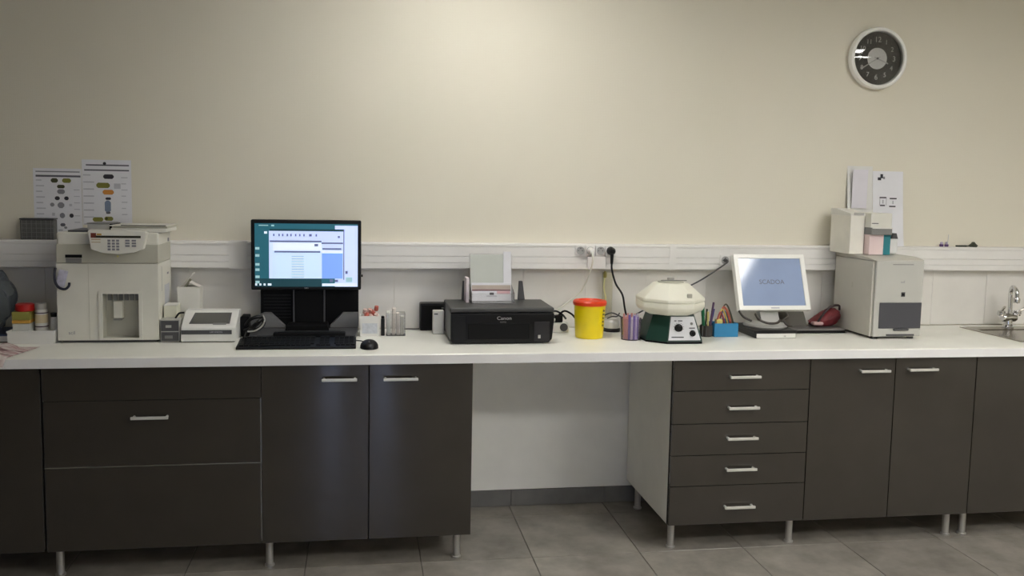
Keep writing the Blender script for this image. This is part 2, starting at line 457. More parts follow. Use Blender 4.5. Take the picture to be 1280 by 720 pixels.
# ------------------------------------------------------------------ worktop with a cut-out for the sink
EY = -0.6232
def top_profile(y_back): return [(y_back, FT + .0005), (EY, FT + .0005), (EY, T - .003), (EY + .003, T), (y_back, T)]
SX0, SX1, SY0, SY1 = 4.055, 4.56, -.495, -.085
wt = thing('worktop', 'long white laminate worktop running over all the dark cabinets', 'worktop', (2.0, -.31, FT))
b = MB()
b.prism(top_profile(-.0085), 'X', -1.1, SX0 + .015)
b.prism(top_profile(SY0 + .015), 'X', SX0 + .015, SX1 - .015)
b.box(SX0 + .015, SX1 - .015, SY1 - .015, -.0085, FT + .0005, T)
b.prism(top_profile(-.0085), 'X', SX1 - .015, 4.9)
b.build('slab', TOPM, wt)
MB().box(-1.1, 4.9, EY - .0012, EY - .0001, FT + .0005, T - .0032).build('edge_band', EDGEM, wt)

# ------------------------------------------------------------------ sink and tap
s = thing('sink', 'stainless steel sink bowl set into the worktop below the tap', 'sink', (4.3, -.29, T))
rim = MB()
BX0, BX1, BY0, BY1 = 4.092, 4.52, -.468, -.165
rim.plate_hole(SX0, SX1, SY0, SY1, BX0, BX1, BY0, BY1, .0035, .0005, -.145, 0, 0)
rim.move(Matrix(((1, 0, 0, 0), (0, 0, 1, 0), (0, 1, 0, T), (0, 0, 0, 1))))
bmesh.ops.recalc_face_normals(rim.bm, faces=rim.bm.faces)
rim.build('basin', SINKM, s)
MB().lathe([(.0, 0), (.022, 0), (.022, .003), (.0, .003)], (4.34, -.31, T - .1449), 'Z', 20).build('plug_ring', CHROME, s)
t = thing('tap', 'chrome mixer tap with arched spout standing behind the sink bowl', 'tap', (4.285, -.125, T + .0035))
MB().lathe([(.026, 0), (.026, .006), (.020, .012), (.020, .05), (.016, .06), (.0, .06)], (4.285, -.125, T + .0035), 'Z', 22).build('base', CHROME, t)
MB().lathe([(.0, -.036), (.018, -.034), (.022, -.025), (.022, .03), (.018, .038), (.0, .04)], (4.285, -.125, T + .055), 'X', 18).build('mixer_body', CHROME, t)
MB().tube([(4.292, -.125, T + .06), (4.290, -.125, T + .13), (4.285, -.13, T + .185), (4.272, -.16, T + .208), (4.262, -.195, T + .19), (4.262, -.2, T + .155)], .0105, 12).build('spout', CHROME, t)
MB().lathe([(.0, 0), (.014, 0), (.016, .02), (.013, .026), (0, .026)], (4.262, -.2, T + .135), 'Z', 16).build('aerator', CHROME, t)
for sx, xx in ((-1, 4.245), (1, 4.33)):
    h = MB(); h.lathe([(.0, 0), (.017, .002), (.02, .012), (.016, .026), (.0, .028)], (xx, -.125, T + .062), 'Z', 14)
    h.tube([(xx, -.125, T + .08), (xx + sx * .012, -.15, T + .1), (xx + sx * .02, -.17, T + .112)], .006, 8)
    h.build('tap_handle', CHROME, t)

# ------------------------------------------------------------------ cable trunking and its outlets
TZ0, TZ1, TD = 1.1214, 1.2376, 0.0553
tk = thing('cable_trunking', 'long white plastic cable trunking running along the wall above the worktop', 'trunking', (2.0, -.03, TZ0))
prof = [(-.0085, TZ0 + .0), (-TD + .003, TZ0), (-TD, TZ0 + .003), (-TD, 1.1485), (-TD + .004, 1.1490), (-TD + .004, 1.1515), (-TD, 1.152), (-TD, 1.1770), (-TD + .004, 1.1775),
        (-TD + .004, 1.1800), (-TD, 1.1805), (-TD, 1.2215), (-TD + .004, 1.222), (-TD + .004, 1.2250), (-TD, 1.2255), (-TD, TZ1 - .004), (-TD + .004, TZ1), (-.0005, TZ1), (-.0005, TZ0 + .004), (-.0085, TZ0 + .004)]
MB().prism(prof, 'X', XL + .02, XR - .02).build('channel', TRUNK, tk)
for jx, jw in ((.628, .040), (2.585, .016)):
    MB().prism([(-TD - .0018, TZ0 - .001), (-TD - .0018, TZ1 + .0015), (-.001, TZ1 + .0015), (-.001, TZ1 + .0002), (-TD - .0002, TZ1 + .0002), (-TD - .0002, TZ0 - .001)], 'X', jx - jw, jx + jw).build('joint_cover', TRUNK, tk)
SOCK = mat('socket_white', (232, 231, 228), 0.3, var=0.0)
SHADE = mat('socket_well_grey', (168, 167, 165), 0.45, var=0.0)
def socket(x, z, label, well=True, group=None):
    s = thing('wall_socket', label, 'socket', (x, -TD, z), group)
    f = MB(); f.box(x - .0225, x + .0225, -TD - .009, -TD - .0002, z - .0235, z + .0235, 0, .002, 2); f.build('cover_plate', SOCK, s)
    if well:
        MB().lathe([(.0185, 0), (.0185, -.0035), (.0165, -.0035), (.0165, -.001), (0, -.001)], (x, -TD - .009, z), 'Y', 24).build('well_ring', SHADE, s)
        p = MB()
        for dx in (-.0095, .0095): p.lathe([(0, 0), (.0026, 0), (.0026, -.0006), (0, -.0006)], (x + dx, -TD - .0101, z), 'Y', 10)
        p.lathe([(0, 0), (.0022, 0), (.0022, -.006), (0, -.006)], (x, -TD - .0101, z + .011), 'Y', 10)
        p.build('pin_hole', DGREY, s)
    return s
SZ = 1.2085
socket(2.141, SZ, 'empty white round-well socket in the trunking, above the printer side of the yellow bin')
socket(2.1885, SZ, 'white socket in the trunking holding the white plug')
socket(2.236, SZ, 'empty white round-well socket between the white plug and the black plug')
socket(2.2835, SZ, 'white socket in the trunking holding the black plug')
socket(2.838, 1.168, 'white outlet low in the trunking beside the tilted white monitor', True)
p = MB(); p.box(2.176, 2.262, -TD - .012, -TD - .0005, 1.125, 1.181, 0, .003, 2)
tag(p.build('junction_box', TRUNK), 'blank white junction cover beneath the trunking sockets above yellow bin', 'box')

WCORD = mat('white_cord', (220, 218, 206), 0.45)
cd = thing('power_cable', 'white power cord plugged into the trunking, curving down behind the printer', 'cord', (2.1885, -.07, SZ))
MB().lathe([(.0, -.036), (.011, -.034), (.0155, -.022), (.017, 0), (0, 0)], (2.1885, -TD - .0095, SZ), 'Y', 18).build('plug', WHITE, cd)
MB().tube([(2.1885, -.098, SZ - .004), (2.188, -.112, SZ - .04), (2.182, -.10, 1.12), (2.150, -.08, 1.03), (2.085, -.07, .97), (2.015, -.07, .915), (1.985, -.075, .87), (1.93, -.09, T + .004)], .0042, 8).build('cable', WCORD, cd)
cd = thing('power_cable', 'black power cord plugged into the trunking, hanging down behind the purple tube cup', 'cord', (2.2835, -.07, SZ))
q = MB(); q.lathe([(.0, -.040), (.010, -.038), (.0165, -.026), (.0195, 0), (0, 0)], (2.2835, -TD - .0095, SZ), 'Y', 20)
q.lathe([(.009, 0), (.006, -.05), (.0, -.05)], (2.2835, -.088, SZ - .008), 'Z', 12); q.build('plug', BLACK, cd)
MB().tube([(2.2835, -.088, SZ - .055), (2.2855, -.09, 1.12), (2.305, -.09, 1.06), (2.335, -.10, 1.01), (2.345, -.11, .95), (2.352, -.13, .90), (2.36, -.17, T + .005)], .0046, 8).build('cable', BLACK, cd)
cd = thing('power_cable', 'thin dark cord running from the low outlet down behind the centrifuge', 'cord', (2.838, -.07, 1.168))
MB().lathe([(.0, -.026), (.005, -.025), (.008, -.014), (.0085, 0), (0, 0)], (2.838, -TD - .0095, 1.168), 'Y', 14).build('plug', DGREY, cd)
MB().tube([(2.838, -.096, 1.168), (2.815, -.12, 1.155), (2.70, -.15, 1.09), (2.60, -.17, 1.045), (2.50, -.19, 1.0), (2.40, -.17, .94), (2.335, -.17, .912), (2.27, -.16, .935), (2.235, -.10, .90), (2.225, -.06, T + .004)], .0034, 8).build('cable', DGREY, cd)

# ------------------------------------------------------------------ wall clock
ck = thing('wall_clock', 'round white wall clock with black dial and silver centre, high on the wall', 'clock', (3.577, 0, 2.132))
CX, CZ = 3.577, 2.132
CW = mat('clock_rim_white', (246, 245, 240), 0.25, var=0.01)
MB().lathe([(.137, -.0005), (.145, -.012), (.146, -.03), (.142, -.041), (.134, -.046), (.128, -.043), (.1245, -.034), (.1245, -.018), (0, -.018)], (CX, 0, CZ), 'Y', 56).build('rim', CW, ck)
MB().lathe([(.1242, -.0183), (.1242, -.0195), (0, -.0195)], (CX, 0, CZ), 'Y', 48).build('dial', mat('dial_black', (10, 10, 11), 0.4, var=0.0, spec=.3), ck)
MB().lathe([(.050, -.0196), (.050, -.021), (0, -.021)], (CX, 0, CZ), 'Y', 40).build('centre_disc', mat('silver_dial', (240, 240, 236), 0.5, 0.0), ck)
NUM = mat('numeral_white', (226, 226, 222), 0.5, var=0.0)
for h in range(1, 13):
    a = PI / 2 - h * PI / 6
    text('numeral', str(h), .036 if h in (12, 3, 6, 9) else .031, (CX + .088 * math.cos(a), -.0197, CZ + .088 * math.sin(a)), NUM, ck)
def hand(name, deg, L, wd, y, m):
    b = MB(); b.box(-wd / 2, wd / 2, y, y + .001, -.016, L)
    b.move(Matrix.Translation((CX, 0, CZ)) @ Matrix.Rotation(R(deg), 4, 'Y')); b.build(name, m, ck)
HANDM = mat('hand_steel', (206, 206, 204), 0.3, 0.5, var=0.0)
hand('hour_hand', 112, .062, .006, -.0225, HANDM); hand('minute_hand', 238, .098, .0045, -.0245, HANDM)
MB().lathe([(.0, -.027), (.005, -.0265), (.005, -.0212), (0, -.0212)], (CX, 0, CZ), 'Y', 14).build('pivot', DGREY, ck)
MB().lathe([(.1243, -.037), (.11, -.0400), (.09, -.0434), (.06, -.0470), (.03, -.0491), (0, -.0498), (0, -.0488), (.03, -.0481), (.06, -.0460), (.09, -.0424), (.11, -.0390), (.1243, -.0360)], (CX, 0, CZ), 'Y', 40).build('glass_cover', GLASS, ck)

# ------------------------------------------------------------------ posters and papers on the wall
def sheet(name, label, cat, x0, x1, z0, z1, y=-.0012, tilt=0.0, m=PAPER):
    s = thing(name, label, cat, ((x0 + x1) / 2, y, z0))
    b = MB(); nx = 6
    for i in range(nx):
        xa, xb = x0 + (x1 - x0) * i / nx, x0 + (x1 - x0) * (i + 1) / nx
        b.box(xa, xb, y - .0004, y, z0, z1)
    bmesh.ops.remove_doubles(b.bm, verts=b.bm.verts, dist=1e-6)
    b.build('paper', m, s, smooth=0)
    s.rotation_euler = (0, R(tilt), 0)
    return s
OLIVE = mat('print_olive', (128, 128, 58), 0.8); OLIVED = mat('print_dark_olive', (70, 72, 44), 0.8); ORANGE = mat('print_orange', (206, 138, 62), 0.8); LBLUE = mat('print_blue_grey', (124, 138, 160), 0.8)
SLATE = mat('print_slate', (96, 96, 104), 0.8)
def pr_table(px, pz, px0, px1, pz0, pz1, wx0, wx1, wz0, wz1):
    return wx0 + (px - px0) / (px1 - px0) * (wx1 - wx0), wz1 - (pz - pz0) / (pz1 - pz0) * (wz1 - wz0)
def prints(s, y, items, box_px, box_w, mats):
    b = MB()
    for (a0, b0, a1, b1, mi) in items:
        x0, z1 = pr_table(a0, b0, *box_px, *box_w); x1, z0 = pr_table(a1, b1, *box_px, *box_w)
        if (x1 - x0) < 4.5 * (z1 - z0) and mi != 2:
            k = min(x1 - x0, z1 - z0) * .32
            b.quad([(x0 + k, y, z0), (x1 - k, y, z0), (x1, y, z0 + k), (x1, y, z1 - k), (x1 - k, y, z1), (x0 + k, y, z1), (x0, y, z1 - k), (x0, y, z0 + k)], mi)
        else: b.rxz(x0, x1, z0, z1, y, mi)
    tag(b.build('print', mats, s, smooth=0), kind='stuff')
PM = [INK, INKG, INKL, OLIVE, OLIVED, ORANGE, LBLUE, SLATE]
# left chart: pixel frame of the zoomed crop, x 232..570, y 160..600
s = sheet('wall_chart', 'white wall chart with grey and olive symbols, the lower of two charts above keypad analyser', 'poster', -.210, -.018, 1.262, 1.536)
it = [(250, 178, 560, 186, 1), (250, 205, 565, 218, 7), (355, 226, 405, 256, 4), (435, 226, 497, 256, 3), (398, 270, 452, 294, 4), (398, 300, 452, 332, 1), (380, 348, 415, 374, 0), (446, 348, 478, 374, 0),
      (346, 392, 376, 418, 1), (398, 388, 446, 428, 1), (480, 398, 500, 414, 2), (412, 460, 448, 496, 1), (480, 464, 510, 492, 0), (358, 460, 378, 480, 2), (414, 530, 450, 552, 7), (440, 552, 462, 568, 1), (400, 572, 430, 584, 2)]
for r in range(9): it.append((250, 236 + r * 38, 250 + 40 + (r * 17) % 30, 244 + r * 38, 2))
for r in range(6): it.append((515, 300 + r * 44, 556, 306 + r * 44, 2))
prints(s, -.0018, it, (232, 572, 160, 600), (-.210, -.018, 1.262, 1.536), PM)
s = sheet('wall_chart', 'white wall chart with orange and green symbols, the higher of two charts above keypad analyser', 'poster', -.016, .183, 1.300, 1.576, -.0021)
it = [(612, 128, 905, 138, 7), (600, 164, 905, 174, 7), (728, 110, 750, 132, 0), (728, 198, 800, 230, 0), (680, 258, 772, 296, 3), (800, 262, 845, 300, 2), (722, 308, 798, 342, 5), (740, 362, 778, 380, 0), (734, 384, 776, 470, 6),
      (742, 464, 772, 480, 7), (650, 505, 722, 536, 3), (730, 500, 790, 530, 3), (738, 505, 752, 524, 4)]
for r in range(8): it.append((592, 200 + r * 50, 592 + 50 + (r * 23) % 24, 209 + r * 50, 2))
for r in range(7): it.append((850, 216 + r * 44, 850 + 44 - (r * 11) % 20, 223 + r * 44, 2))
prints(s, -.0027, it, (584, 920, 95, 560), (-.016, .183, 1.300, 1.576), PM)

def leaf(name, label, x0, x1, z0, z1, y0, y1, mats=PAPER):
    """A paper standing on the trunking and leaning on the wall."""
    s = thing(name, label, 'paper', ((x0 + x1) / 2, y0, z0))
    b = MB(); n = 6
    for i in range(n):
        t0, t1 = i / n, (i + 1) / n
        f = lambda t: (y0 + (y1 - y0) * t ** .8, z0 + (z1 - z0) * t)
        (ya, za), (yb, zb) = f(t0), f(t1)
        b.quad([(x0, ya, za), (x1, ya, za), (x1, yb, zb), (x0, yb, zb)]); b.quad([(x0, ya + .0012, za), (x0, yb + .0012, zb), (x1, yb + .0012, zb), (x1, ya + .0012, za)])
    bmesh.ops.remove_doubles(b.bm, verts=b.bm.verts, dist=1e-6)
    b.build('paper', mats, s)
    return s
LILAC = mat('lilac_paper', (220, 217, 224), 0.8, var=.02); SLEEVE = mat('plastic_sleeve', (222, 221, 217), 0.35, var=.02)
s = leaf('document_sleeve', 'pale lilac sheet in a plastic sleeve leaning on the wall above the stacked cartons', 3.466, 3.5965, TZ1 + .0008, 1.622, -.042, -.0022, SLEEVE)
MB().rxz(3.482, 3.56, 1.42, 1.605, -.0275).build('insert', LILAC, s, smooth=0)
s = leaf('notice_sheet', 'white notice sheet with small black marks on the wall, right of the lilac sleeve', 3.5975, 3.757, TZ1 + .0008, 1.60, -.046, -.004, PAPER)
def leanY(z): return -.046 + .042 * max(0, (z - TZ1) / (1.60 - TZ1)) ** .8 - .0008
b = MB()
for (x0, x1, z0, z1, mi) in ((3.632, 3.668, 1.470, 1.476, 0), (3.685, 3.722, 1.466, 1.472, 0), (3.634, 3.66, 1.432, 1.438, 0), (3.682, 3.716, 1.428, 1.434, 0), (3.648, 3.652, 1.444, 1.462, 1), (3.70, 3.704, 1.442, 1.458, 1),
                             (3.632, 3.634, 1.436, 1.472, 1), (3.666, 3.668, 1.436, 1.472, 1), (3.622, 3.64, 1.556, 1.570, 0), (3.636, 3.650, 1.566, 1.586, 0), (3.650, 3.660, 1.562, 1.574, 1)):
    y = leanY((z0 + z1) / 2) - .0012; b.quad([(x0, y - .0006, z0), (x1, y - .0006, z0), (x1, y + .0004, z1), (x0, y + .0004, z1)], mi)
tag(b.build('print', [INK, INKG], s, smooth=0), kind='stuff')

# ------------------------------------------------------------------ things on the trunking
g = thing('mesh_box', 'grey mesh-sided box standing on the trunking below the wall charts', 'box', (-.184, -.03, TZ1))
MESHM = mat('grey_mesh', (92, 92, 88), 0.6, var=.06, vscale=90)
MB().box(-.25, -.118, -.052, -.006, TZ1 + .0005, 1.321, 0, .003, 1).build('body', MESHM, g)
MB().box(-.252, -.116, -.0535, -.0045, 1.3215, 1.327, 0, .001, 1).build('lid', DGREY, g)
k = MB()
for i in range(7): k.box(-.244 + i * .019, -.2425 + i * .019, -.0532, -.0522, TZ1 + .004, 1.32)
for i in range(4): k.box(-.248, -.12, -.0534, -.0524, TZ1 + .012 + i * .018, TZ1 + .0132 + i * .018)
k.build('wire', GREY, g)
PURP = mat('purple_cap', (84, 56, 104), 0.45)
for i, (x, lab) in enumerate(((3.968, 'small purple-capped vial on the trunking, nearer the stacked cartons'), (3.995, 'small purple-capped vial on the trunking with a thin straw sticking up'))):
    v = thing('vial', lab, 'vial', (x, -.03, TZ1))
    MB().lathe([(0, 0), (.009, 0), (.010, .010), (.008, .012), (0, .012)], (x, -.03, TZ1 + .0003), 'Z', 14).build('cap', PURP, v)
    MB().lathe([(0, .012), (.0065, .012), (.006, .022), (0, .024)], (x, -.03, TZ1 + .0003), 'Z', 12).build('tip', mat('pale_lilac', (186, 176, 196), .4), v)
    if i: MB().tube([(x + .006, -.03, TZ1 + .02), (x + .008, -.03, TZ1 + .06)], .0012, 6).build('straw', INKL, v)
DG = mat('dark_green_metal', (46, 50, 38), 0.5)
o = MB(); o.tube([(4.045, -.032, TZ1 + .0045), (4.10, -.034, TZ1 + .0045)], .0042, 8); tag(o.build('marker_pen', DG), 'short dark green marker lying on the trunking beside the purple vials', 'pen')
o = MB(); o.lathe([(0, 0), (.018, 0), (.021, .008), (.012, .016), (.006, .024), (0, .025)], (4.140, -.03, TZ1 + .0003), 'Z', 14); o.tube([(4.10, -.031, TZ1 + .004), (4.13, -.03, TZ1 + .006)], .003, 6)
tag(o.build('stopper', DG), 'dark round stopper on the trunking, the object nearest the tap', 'stopper')

# ------------------------------------------------------------------ far left clutter
BAGM = glass_mat('grey_blue_bag', (.80, .84, .87), .2, 1.35, .30, (112, 120, 128))
b = MB(); bmesh.ops.create_icosphere(b.bm, subdivisions=4, radius=1)
for v in b.bm.verts:
    n = noise.noise(v.co * 2.2) * .22 + noise.noise(v.co * 6) * .08
    c = v.co * (1 + n); v.co = Vector((-.335 + c.x * .098, -.17 + c.y * .085, T + .135 + max(c.z, -.95) * .125))
zmin = min(v.co.z for v in b.bm.verts)
for v in b.bm.verts: v.co.z += T + .0325 - zmin
tag(b.build('plastic_bag', BAGM, smooth=60), 'crumpled grey-blue plastic bag against the splashback at the worktop end', 'bag')
BLUE = mat('navy_cover', (48, 60, 92), .5)
bk = thing('booklet', 'dark blue booklet lying under the grey-blue plastic bag', 'booklet', (-.30, -.2, T))
MB().box(-.43, -.222, -.29, -.09, T + .0256, T + .032, 0, .001, 1).build('cover', BLUE, bk)
MB().box(-.428, -.224, -.288, -.092, T + .004, T + .0254).build('pages', PAPER, bk)
MB().box(-.43, -.222, -.29, -.09, T + .0005, T + .0038).build('back_cover', MATTEBLACK, bk)
tr = thing('tray', 'low white plastic tray holding the jar and bottles beside the keypad analyser', 'tray', (-.123, -.25, T))
TX0, TX1, TY0, TY1, TH = -.212, -.040, -.325, -.165, .052
b = MB(); b.plate_hole(TX0, TX1, TY0, TY1, TX0 + .004, TX1 - .004, TY0 + .004, TY1 - .004, TH, 0, .030)
b.move(Matrix(((1, 0, 0, 0), (0, 0, 1, 0), (0, 1, 0, T + .0005), (0, 0, 0, 1)))); bmesh.ops.recalc_face_normals(b.bm, faces=b.bm.faces)
b.build('shell', WHITE, tr)
MB().box(TX0 - .003, TX1 + .003, TY0 - .003, TY0 - .0002, T + TH - .008, T + TH + .0005, 0, .001, 1).build('lip', WHITE, tr)
TB = T + .0312
OLIVEJ = mat('olive_label', (150, 146, 70), .55); YOR = mat('orange_band', (208, 160, 72), .55); PALE = mat('pale_jar', (206, 206, 198), .45)
j = thing('jar', 'square jar with red lid and olive and orange label in the white tray', 'jar', (-.172, -.255, TB))
MB().box(-.206, -.140, -.29, -.225, TB, TB + .045, 0, .004, 2).build('body', PALE, j)
MB().box(-.207, -.139, -.291, -.224, TB + .0452, TB + .058, 0, .002, 1).build('orange_band', YOR, j)
MB().box(-.207, -.139, -.291, -.224, TB + .0582, TB + .092, 0, .003, 2).build('label_band', OLIVEJ, j)
MB().lathe([(0, 0), (.034, 0), (.036, .005), (.034, .026), (.026, .030), (0, .030)], (-.168, -.257, TB + .0922), 'Z', 28).build('lid', RED, j)
for i, (x, lab, h, r) in enumerate(((-.108, 'white screw-top bottle with cream label and dark rings, right behind tray front', .098, .0235),)):
    bt = thing('bottle', 'white screw-top bottle with cream label and dark rings, next to the red-lidded jar', 'bottle', (x, -.255, TB))
    MB().lathe([(0, 0), (r, 0), (r, h - .008), (r * .85, h), (0, h)], (x, -.255, TB), 'Z', 24).build('body', WHITE, bt)
    MB().lathe([(r + .0006, .044), (r + .0006, .078), (r, .078), (r, .044)], (x, -.255, TB), 'Z', 24).build('label', mat('cream_label', (222, 206, 170), .6), bt)
    for zz in (.028, .082): MB().lathe([(r + .0012, zz), (r + .0012, zz + .004), (r - .001, zz + .004), (r - .001, zz)], (x, -.255, TB), 'Z', 24).build('ring', mat('maroon_ring', (70, 40, 56), .5), bt)
    MB().lathe([(0, h), (r * .88, h), (r * .9, h + .024), (0, h + .026)], (x, -.255, TB), 'Z', 24).build('cap', LGREY, bt)
bt = thing('bottle', 'slim white bottle with black cap squeezed against the keypad analyser', 'bottle', (-.062, -.25, TB))
MB().lathe([(0, 0), (.0145, 0), (.0145, .058), (.010, .066), (0, .066)], (-.062, -.25, TB), 'Z', 20).build('body', WHITE, bt)
MB().lathe([(0, .066), (.011, .066), (.0125, .082), (0, .084)], (-.064, -.25, TB), 'Z', 18).build('cap', BLACK, bt)
# crumpled printed wrapper hanging over the worktop's front edge
WR = bpy.data.materials.new('printed_wrapper'); WR.use_nodes = True
nt = WR.node_tree; bs = nt.nodes['Principled BSDF']; bs.inputs['Roughness'].default_value = .45
tc = nt.nodes.new('ShaderNodeTexCoord'); wv = nt.nodes.new('ShaderNodeTexNoise'); wv.inputs['Scale'].default_value = 26; wv.inputs['Detail'].default_value = 2
mp = nt.nodes.new('ShaderNodeMapping'); mp.inputs['Rotation'].default_value = (0, 0, R(35)); mp.inputs['Scale'].default_value = (.5, 2.2, 1)
nt.links.new(tc.outputs['Object'], mp.inputs[0]); nt.links.new(mp.outputs[0], wv.inputs['Vector'])
rp = nt.nodes.new('ShaderNodeValToRGB'); el = rp.color_ramp.elements
el[0].position = .36; el[0].color = lin((84, 56, 58)) + (1,); el[1].position = .58; el[1].color = lin((206, 196, 190)) + (1,)
e2 = el.new(.44); e2.color = lin((176, 138, 138)) + (1,)
nt.links.new(wv.outputs['Fac'], rp.inputs[0]); nt.links.new(rp.outputs[0], bs.inputs['Base Color'])
b = MB(); NX, NY = 26, 20; G = []
for j in range(NY + 1):
    row = []
    for i in range(NX + 1):
        u, v = i / NX, j / NY
        x = -.42 + u * (.355 - .05 * (1 - v)) ; y = -.665 + v * .26
        edge = max(0, min(1, (1 - u) * 3)) * max(0, min(1, (1 - v) * 4))
        z = T + .003 + edge * (.018 + .045 * abs(noise.noise(Vector((x * 16, y * 16, 3)))) + .012 * noise.noise(Vector((x * 45, y * 45, 1))))
        z = max(z, T + .002)
        if y < EY: z = min(z, T + .004) - (EY - y) * .75; y = EY - .004 - (EY - y) * .25
        row.append(b.bm.verts.new((x, y, z)))
    G.append(row)
for j in range(NY):
    for i in range(NX): b.bm.faces.new((G[j][i], G[j][i + 1], G[j + 1][i + 1], G[j + 1][i]))
o = b.build('wrapper', WR, smooth=60); tag(o, 'crumpled wrapper with pink and brown print lying over the worktop front edge', 'wrapper')
sm = o.modifiers.new('thickness', 'SOLIDIFY'); sm.thickness = .0008; sm.offset = 1

# ------------------------------------------------------------------ keypad analyser (left)
A = thing('blood_analyser', 'big cream laboratory analyser with tilted keypad on top and sampling recess', 'analyser', (.16, -.19, T))
ax0, ax1, ayf, ayb = -.030, .352, -.312, -.068
MB().box(ax0 + .012, ax1 - .012, ayf + .012, ayb - .01, T + .0005, T + .012).build('foot', DGREY, A)
b = MB(); b.box(ax0, ax1, ayf + .062, ayb, T + .010, T + .318, 0, .004, 2); b.box(ax0, ax1, ayf + .012, ayb, T + .318, T + .440, 0, .008, 3); b.build('housing', CREAM, A)
MB().plate_hole(ax0, ax1, T + .011, T + .317, .140, .277, T + .020, T + .197, ayf, ayf + .0618, ayf + .050, 0, 1).build('front_panel', [CREAM, CREAMG], A)
b = MB(); b.plate_hole(.126, .290, T + .012, T + .210, .140, .277, T + .020, T + .197, ayf - .005, ayf - .0003, ayf - .0004, 0, 0)
bmesh.ops.delete(b.bm, geom=[f for f in b.bm.faces if abs(f.calc_center_median().x - .2085) < .01 and abs(f.calc_center_median().z - T - .1085) < .02], context='FACES')
b.build('niche_frame', CREAM, A)
for k in range(6): MB().box(.148 + k * .021, .163 + k * .021, ayf + .044, ayf + .0498, T + .165, T + .193).build('vent_slat', GREY, A)
b = MB(); b.box(.174, .208, ayf + .022, ayf + .0498, T + .095, T + .165, 0, .003, 2); b.build('probe_guard', CREAM, A)
MB().box(.174, .208, ayf + .018, ayf + .0498, T + .088, T + .0945, 0, .001, 1).build('probe_tip', GREY, A)
MB().box(.0885, .0895, ayf - .0008, ayf - .0002, T + .014, T + .315).build('seam', CREAMG, A)
MB().box(ax0 - .001, ax1 + .001, ayf + .004, ayb - .01, T + .318, T + .394, 0, .004, 2).build('belt', CREAMG, A)
MB().box(.004, .066, ayf + .0025, ayf + .0039, T + .340, T + .352).build('slot', MATTEBLACK, A)
MB().box(.006, .064, ayf + .0025, ayf + .0039, T + .320, T + .338).build('slot_shade', GREY, A)
text('maker_mark', 'scil', .02, (.022, ayf - .0003, T + .041), INKG, A)
# keypad console
K = [(.110, T + .376), (.150, T + .362), (.215, T + .357), (.270, T + .364), (.304, T + .378), (.318, T + .440), (.312, T + .448), (.104, T + .453), (.098, T + .446)]
kb = MB().prism(K, 'Y', ayf - .030, ayf + .0035, 0, .0025).build('keypad_console', mat('console_cream', (226, 224, 214), .4, var=.01), A)
yk = ayf - .0304
b = MB()
b.rxz(.124, .296, T + .421, T + .430, yk, 0); b.rxz(.110, .130, T + .421, T + .440, yk, 1); b.rxz(.132, .150, T + .431, T + .438, yk, 2)
b.rxz(.112, .146, T + .402, T + .406, yk, 3); b.rxz(.112, .146, T + .412, T + .418, yk, 3)
b.build('console_print', [mat('lcd_dark', (44, 44, 30), .3), mat('red_brown', (120, 52, 36), .6), mat('amber', (190, 150, 70), .6), mat('tan_print', (196, 178, 152), .6)], kb, smooth=0)
b = MB()
for r in range(4):
    for q in range(3): b.box(.172 + q * .016, .183 + q * .016, yk - .0015, yk - .0001, T + .372 + r * .0115, T + .380 + r * .0115)
    if r > 0:
        for q in range(2): b.box(.238 + q * .024, .254 + q * .024, yk - .0015, yk - .0001, T + .376 + r * .0105, T + .383 + r * .0105)
tag(b.build('keys', INKG, kb), kind='stuff')
MB().lathe([(0, -.002), (.003, -.0018), (.004, 0), (0, 0)], (.20, ayf + .0038, T + .346), 'Y', 10).build('lamp', mat('amber_dot', (214, 206, 120), .4), A)
b = MB()
for (y0, y1, z0, z1, mi) in ((-.16, -.13, .372, .384, 0), (-.15, -.145, .36, .384, 0), (-.15, -.12, .26, .268, 0), (-.20, -.11, .14, .22, 1), (-.13, -.10, .395, .41, 0), (-.25, -.245, .2, .3, 0)):
    b.quad([(ax1 + .0006, y0, T + z0), (ax1 + .0006, y1, T + z0), (ax1 + .0006, y1, T + z1), (ax1 + .0006, y0, T + z1)], mi)
tag(b.build('side_label', [INKG, mat('side_sticker', (196, 198, 204), .6)], A, smooth=0), kind='stuff')
# rear and top
g = thing('folder', 'flat white folder with dark open edge lying on top of the keypad analyser', 'folder', (.27, -.16, T + .440))
b = MB(); b.box(.165, .378, -.27, -.07, T + .4405, T + .4555, 0, .002, 1); b.build('cover', CARD, g)
MB().box(.170, .380, -.268, -.072, T + .456, T + .4635).build('sheets', CREAMG, g)
MB().box(.160, .378, -.272, -.068, T + .464, T + .4675, 0, .001, 1).build('upper_cover', CARD, g)
MB().box(.205, .376, -.2735, -.2722, T + .4655, T + .469).build('edge_strip', DGREY, g)
g = thing('small_case', 'small grey case with dark end on the keypad analyser, before the folder', 'case', (.118, -.2, T + .440))
MB().box(.072, .155, -.25, -.12, T + .4405, T + .470, 0, .002, 1).build('body', LGREY, g); MB().box(.1552, .166, -.25, -.12, T + .4405, T + .472, 0, .002, 1).build('end_cap', BLACK, g)
MB().box(.070, .1555, -.2515, -.1185, T + .4702, T + .475, 0, .001, 1).build('lid', GREY, g)
b = MB(); b.box(.010, .098, -.29, -.10, T + .4405, T + .4475, 0, .001, 1); tag(b.build('document_clip', DGREY), 'thin dark clipboard lying on the keypad analyser beneath the charts', 'clipboard')
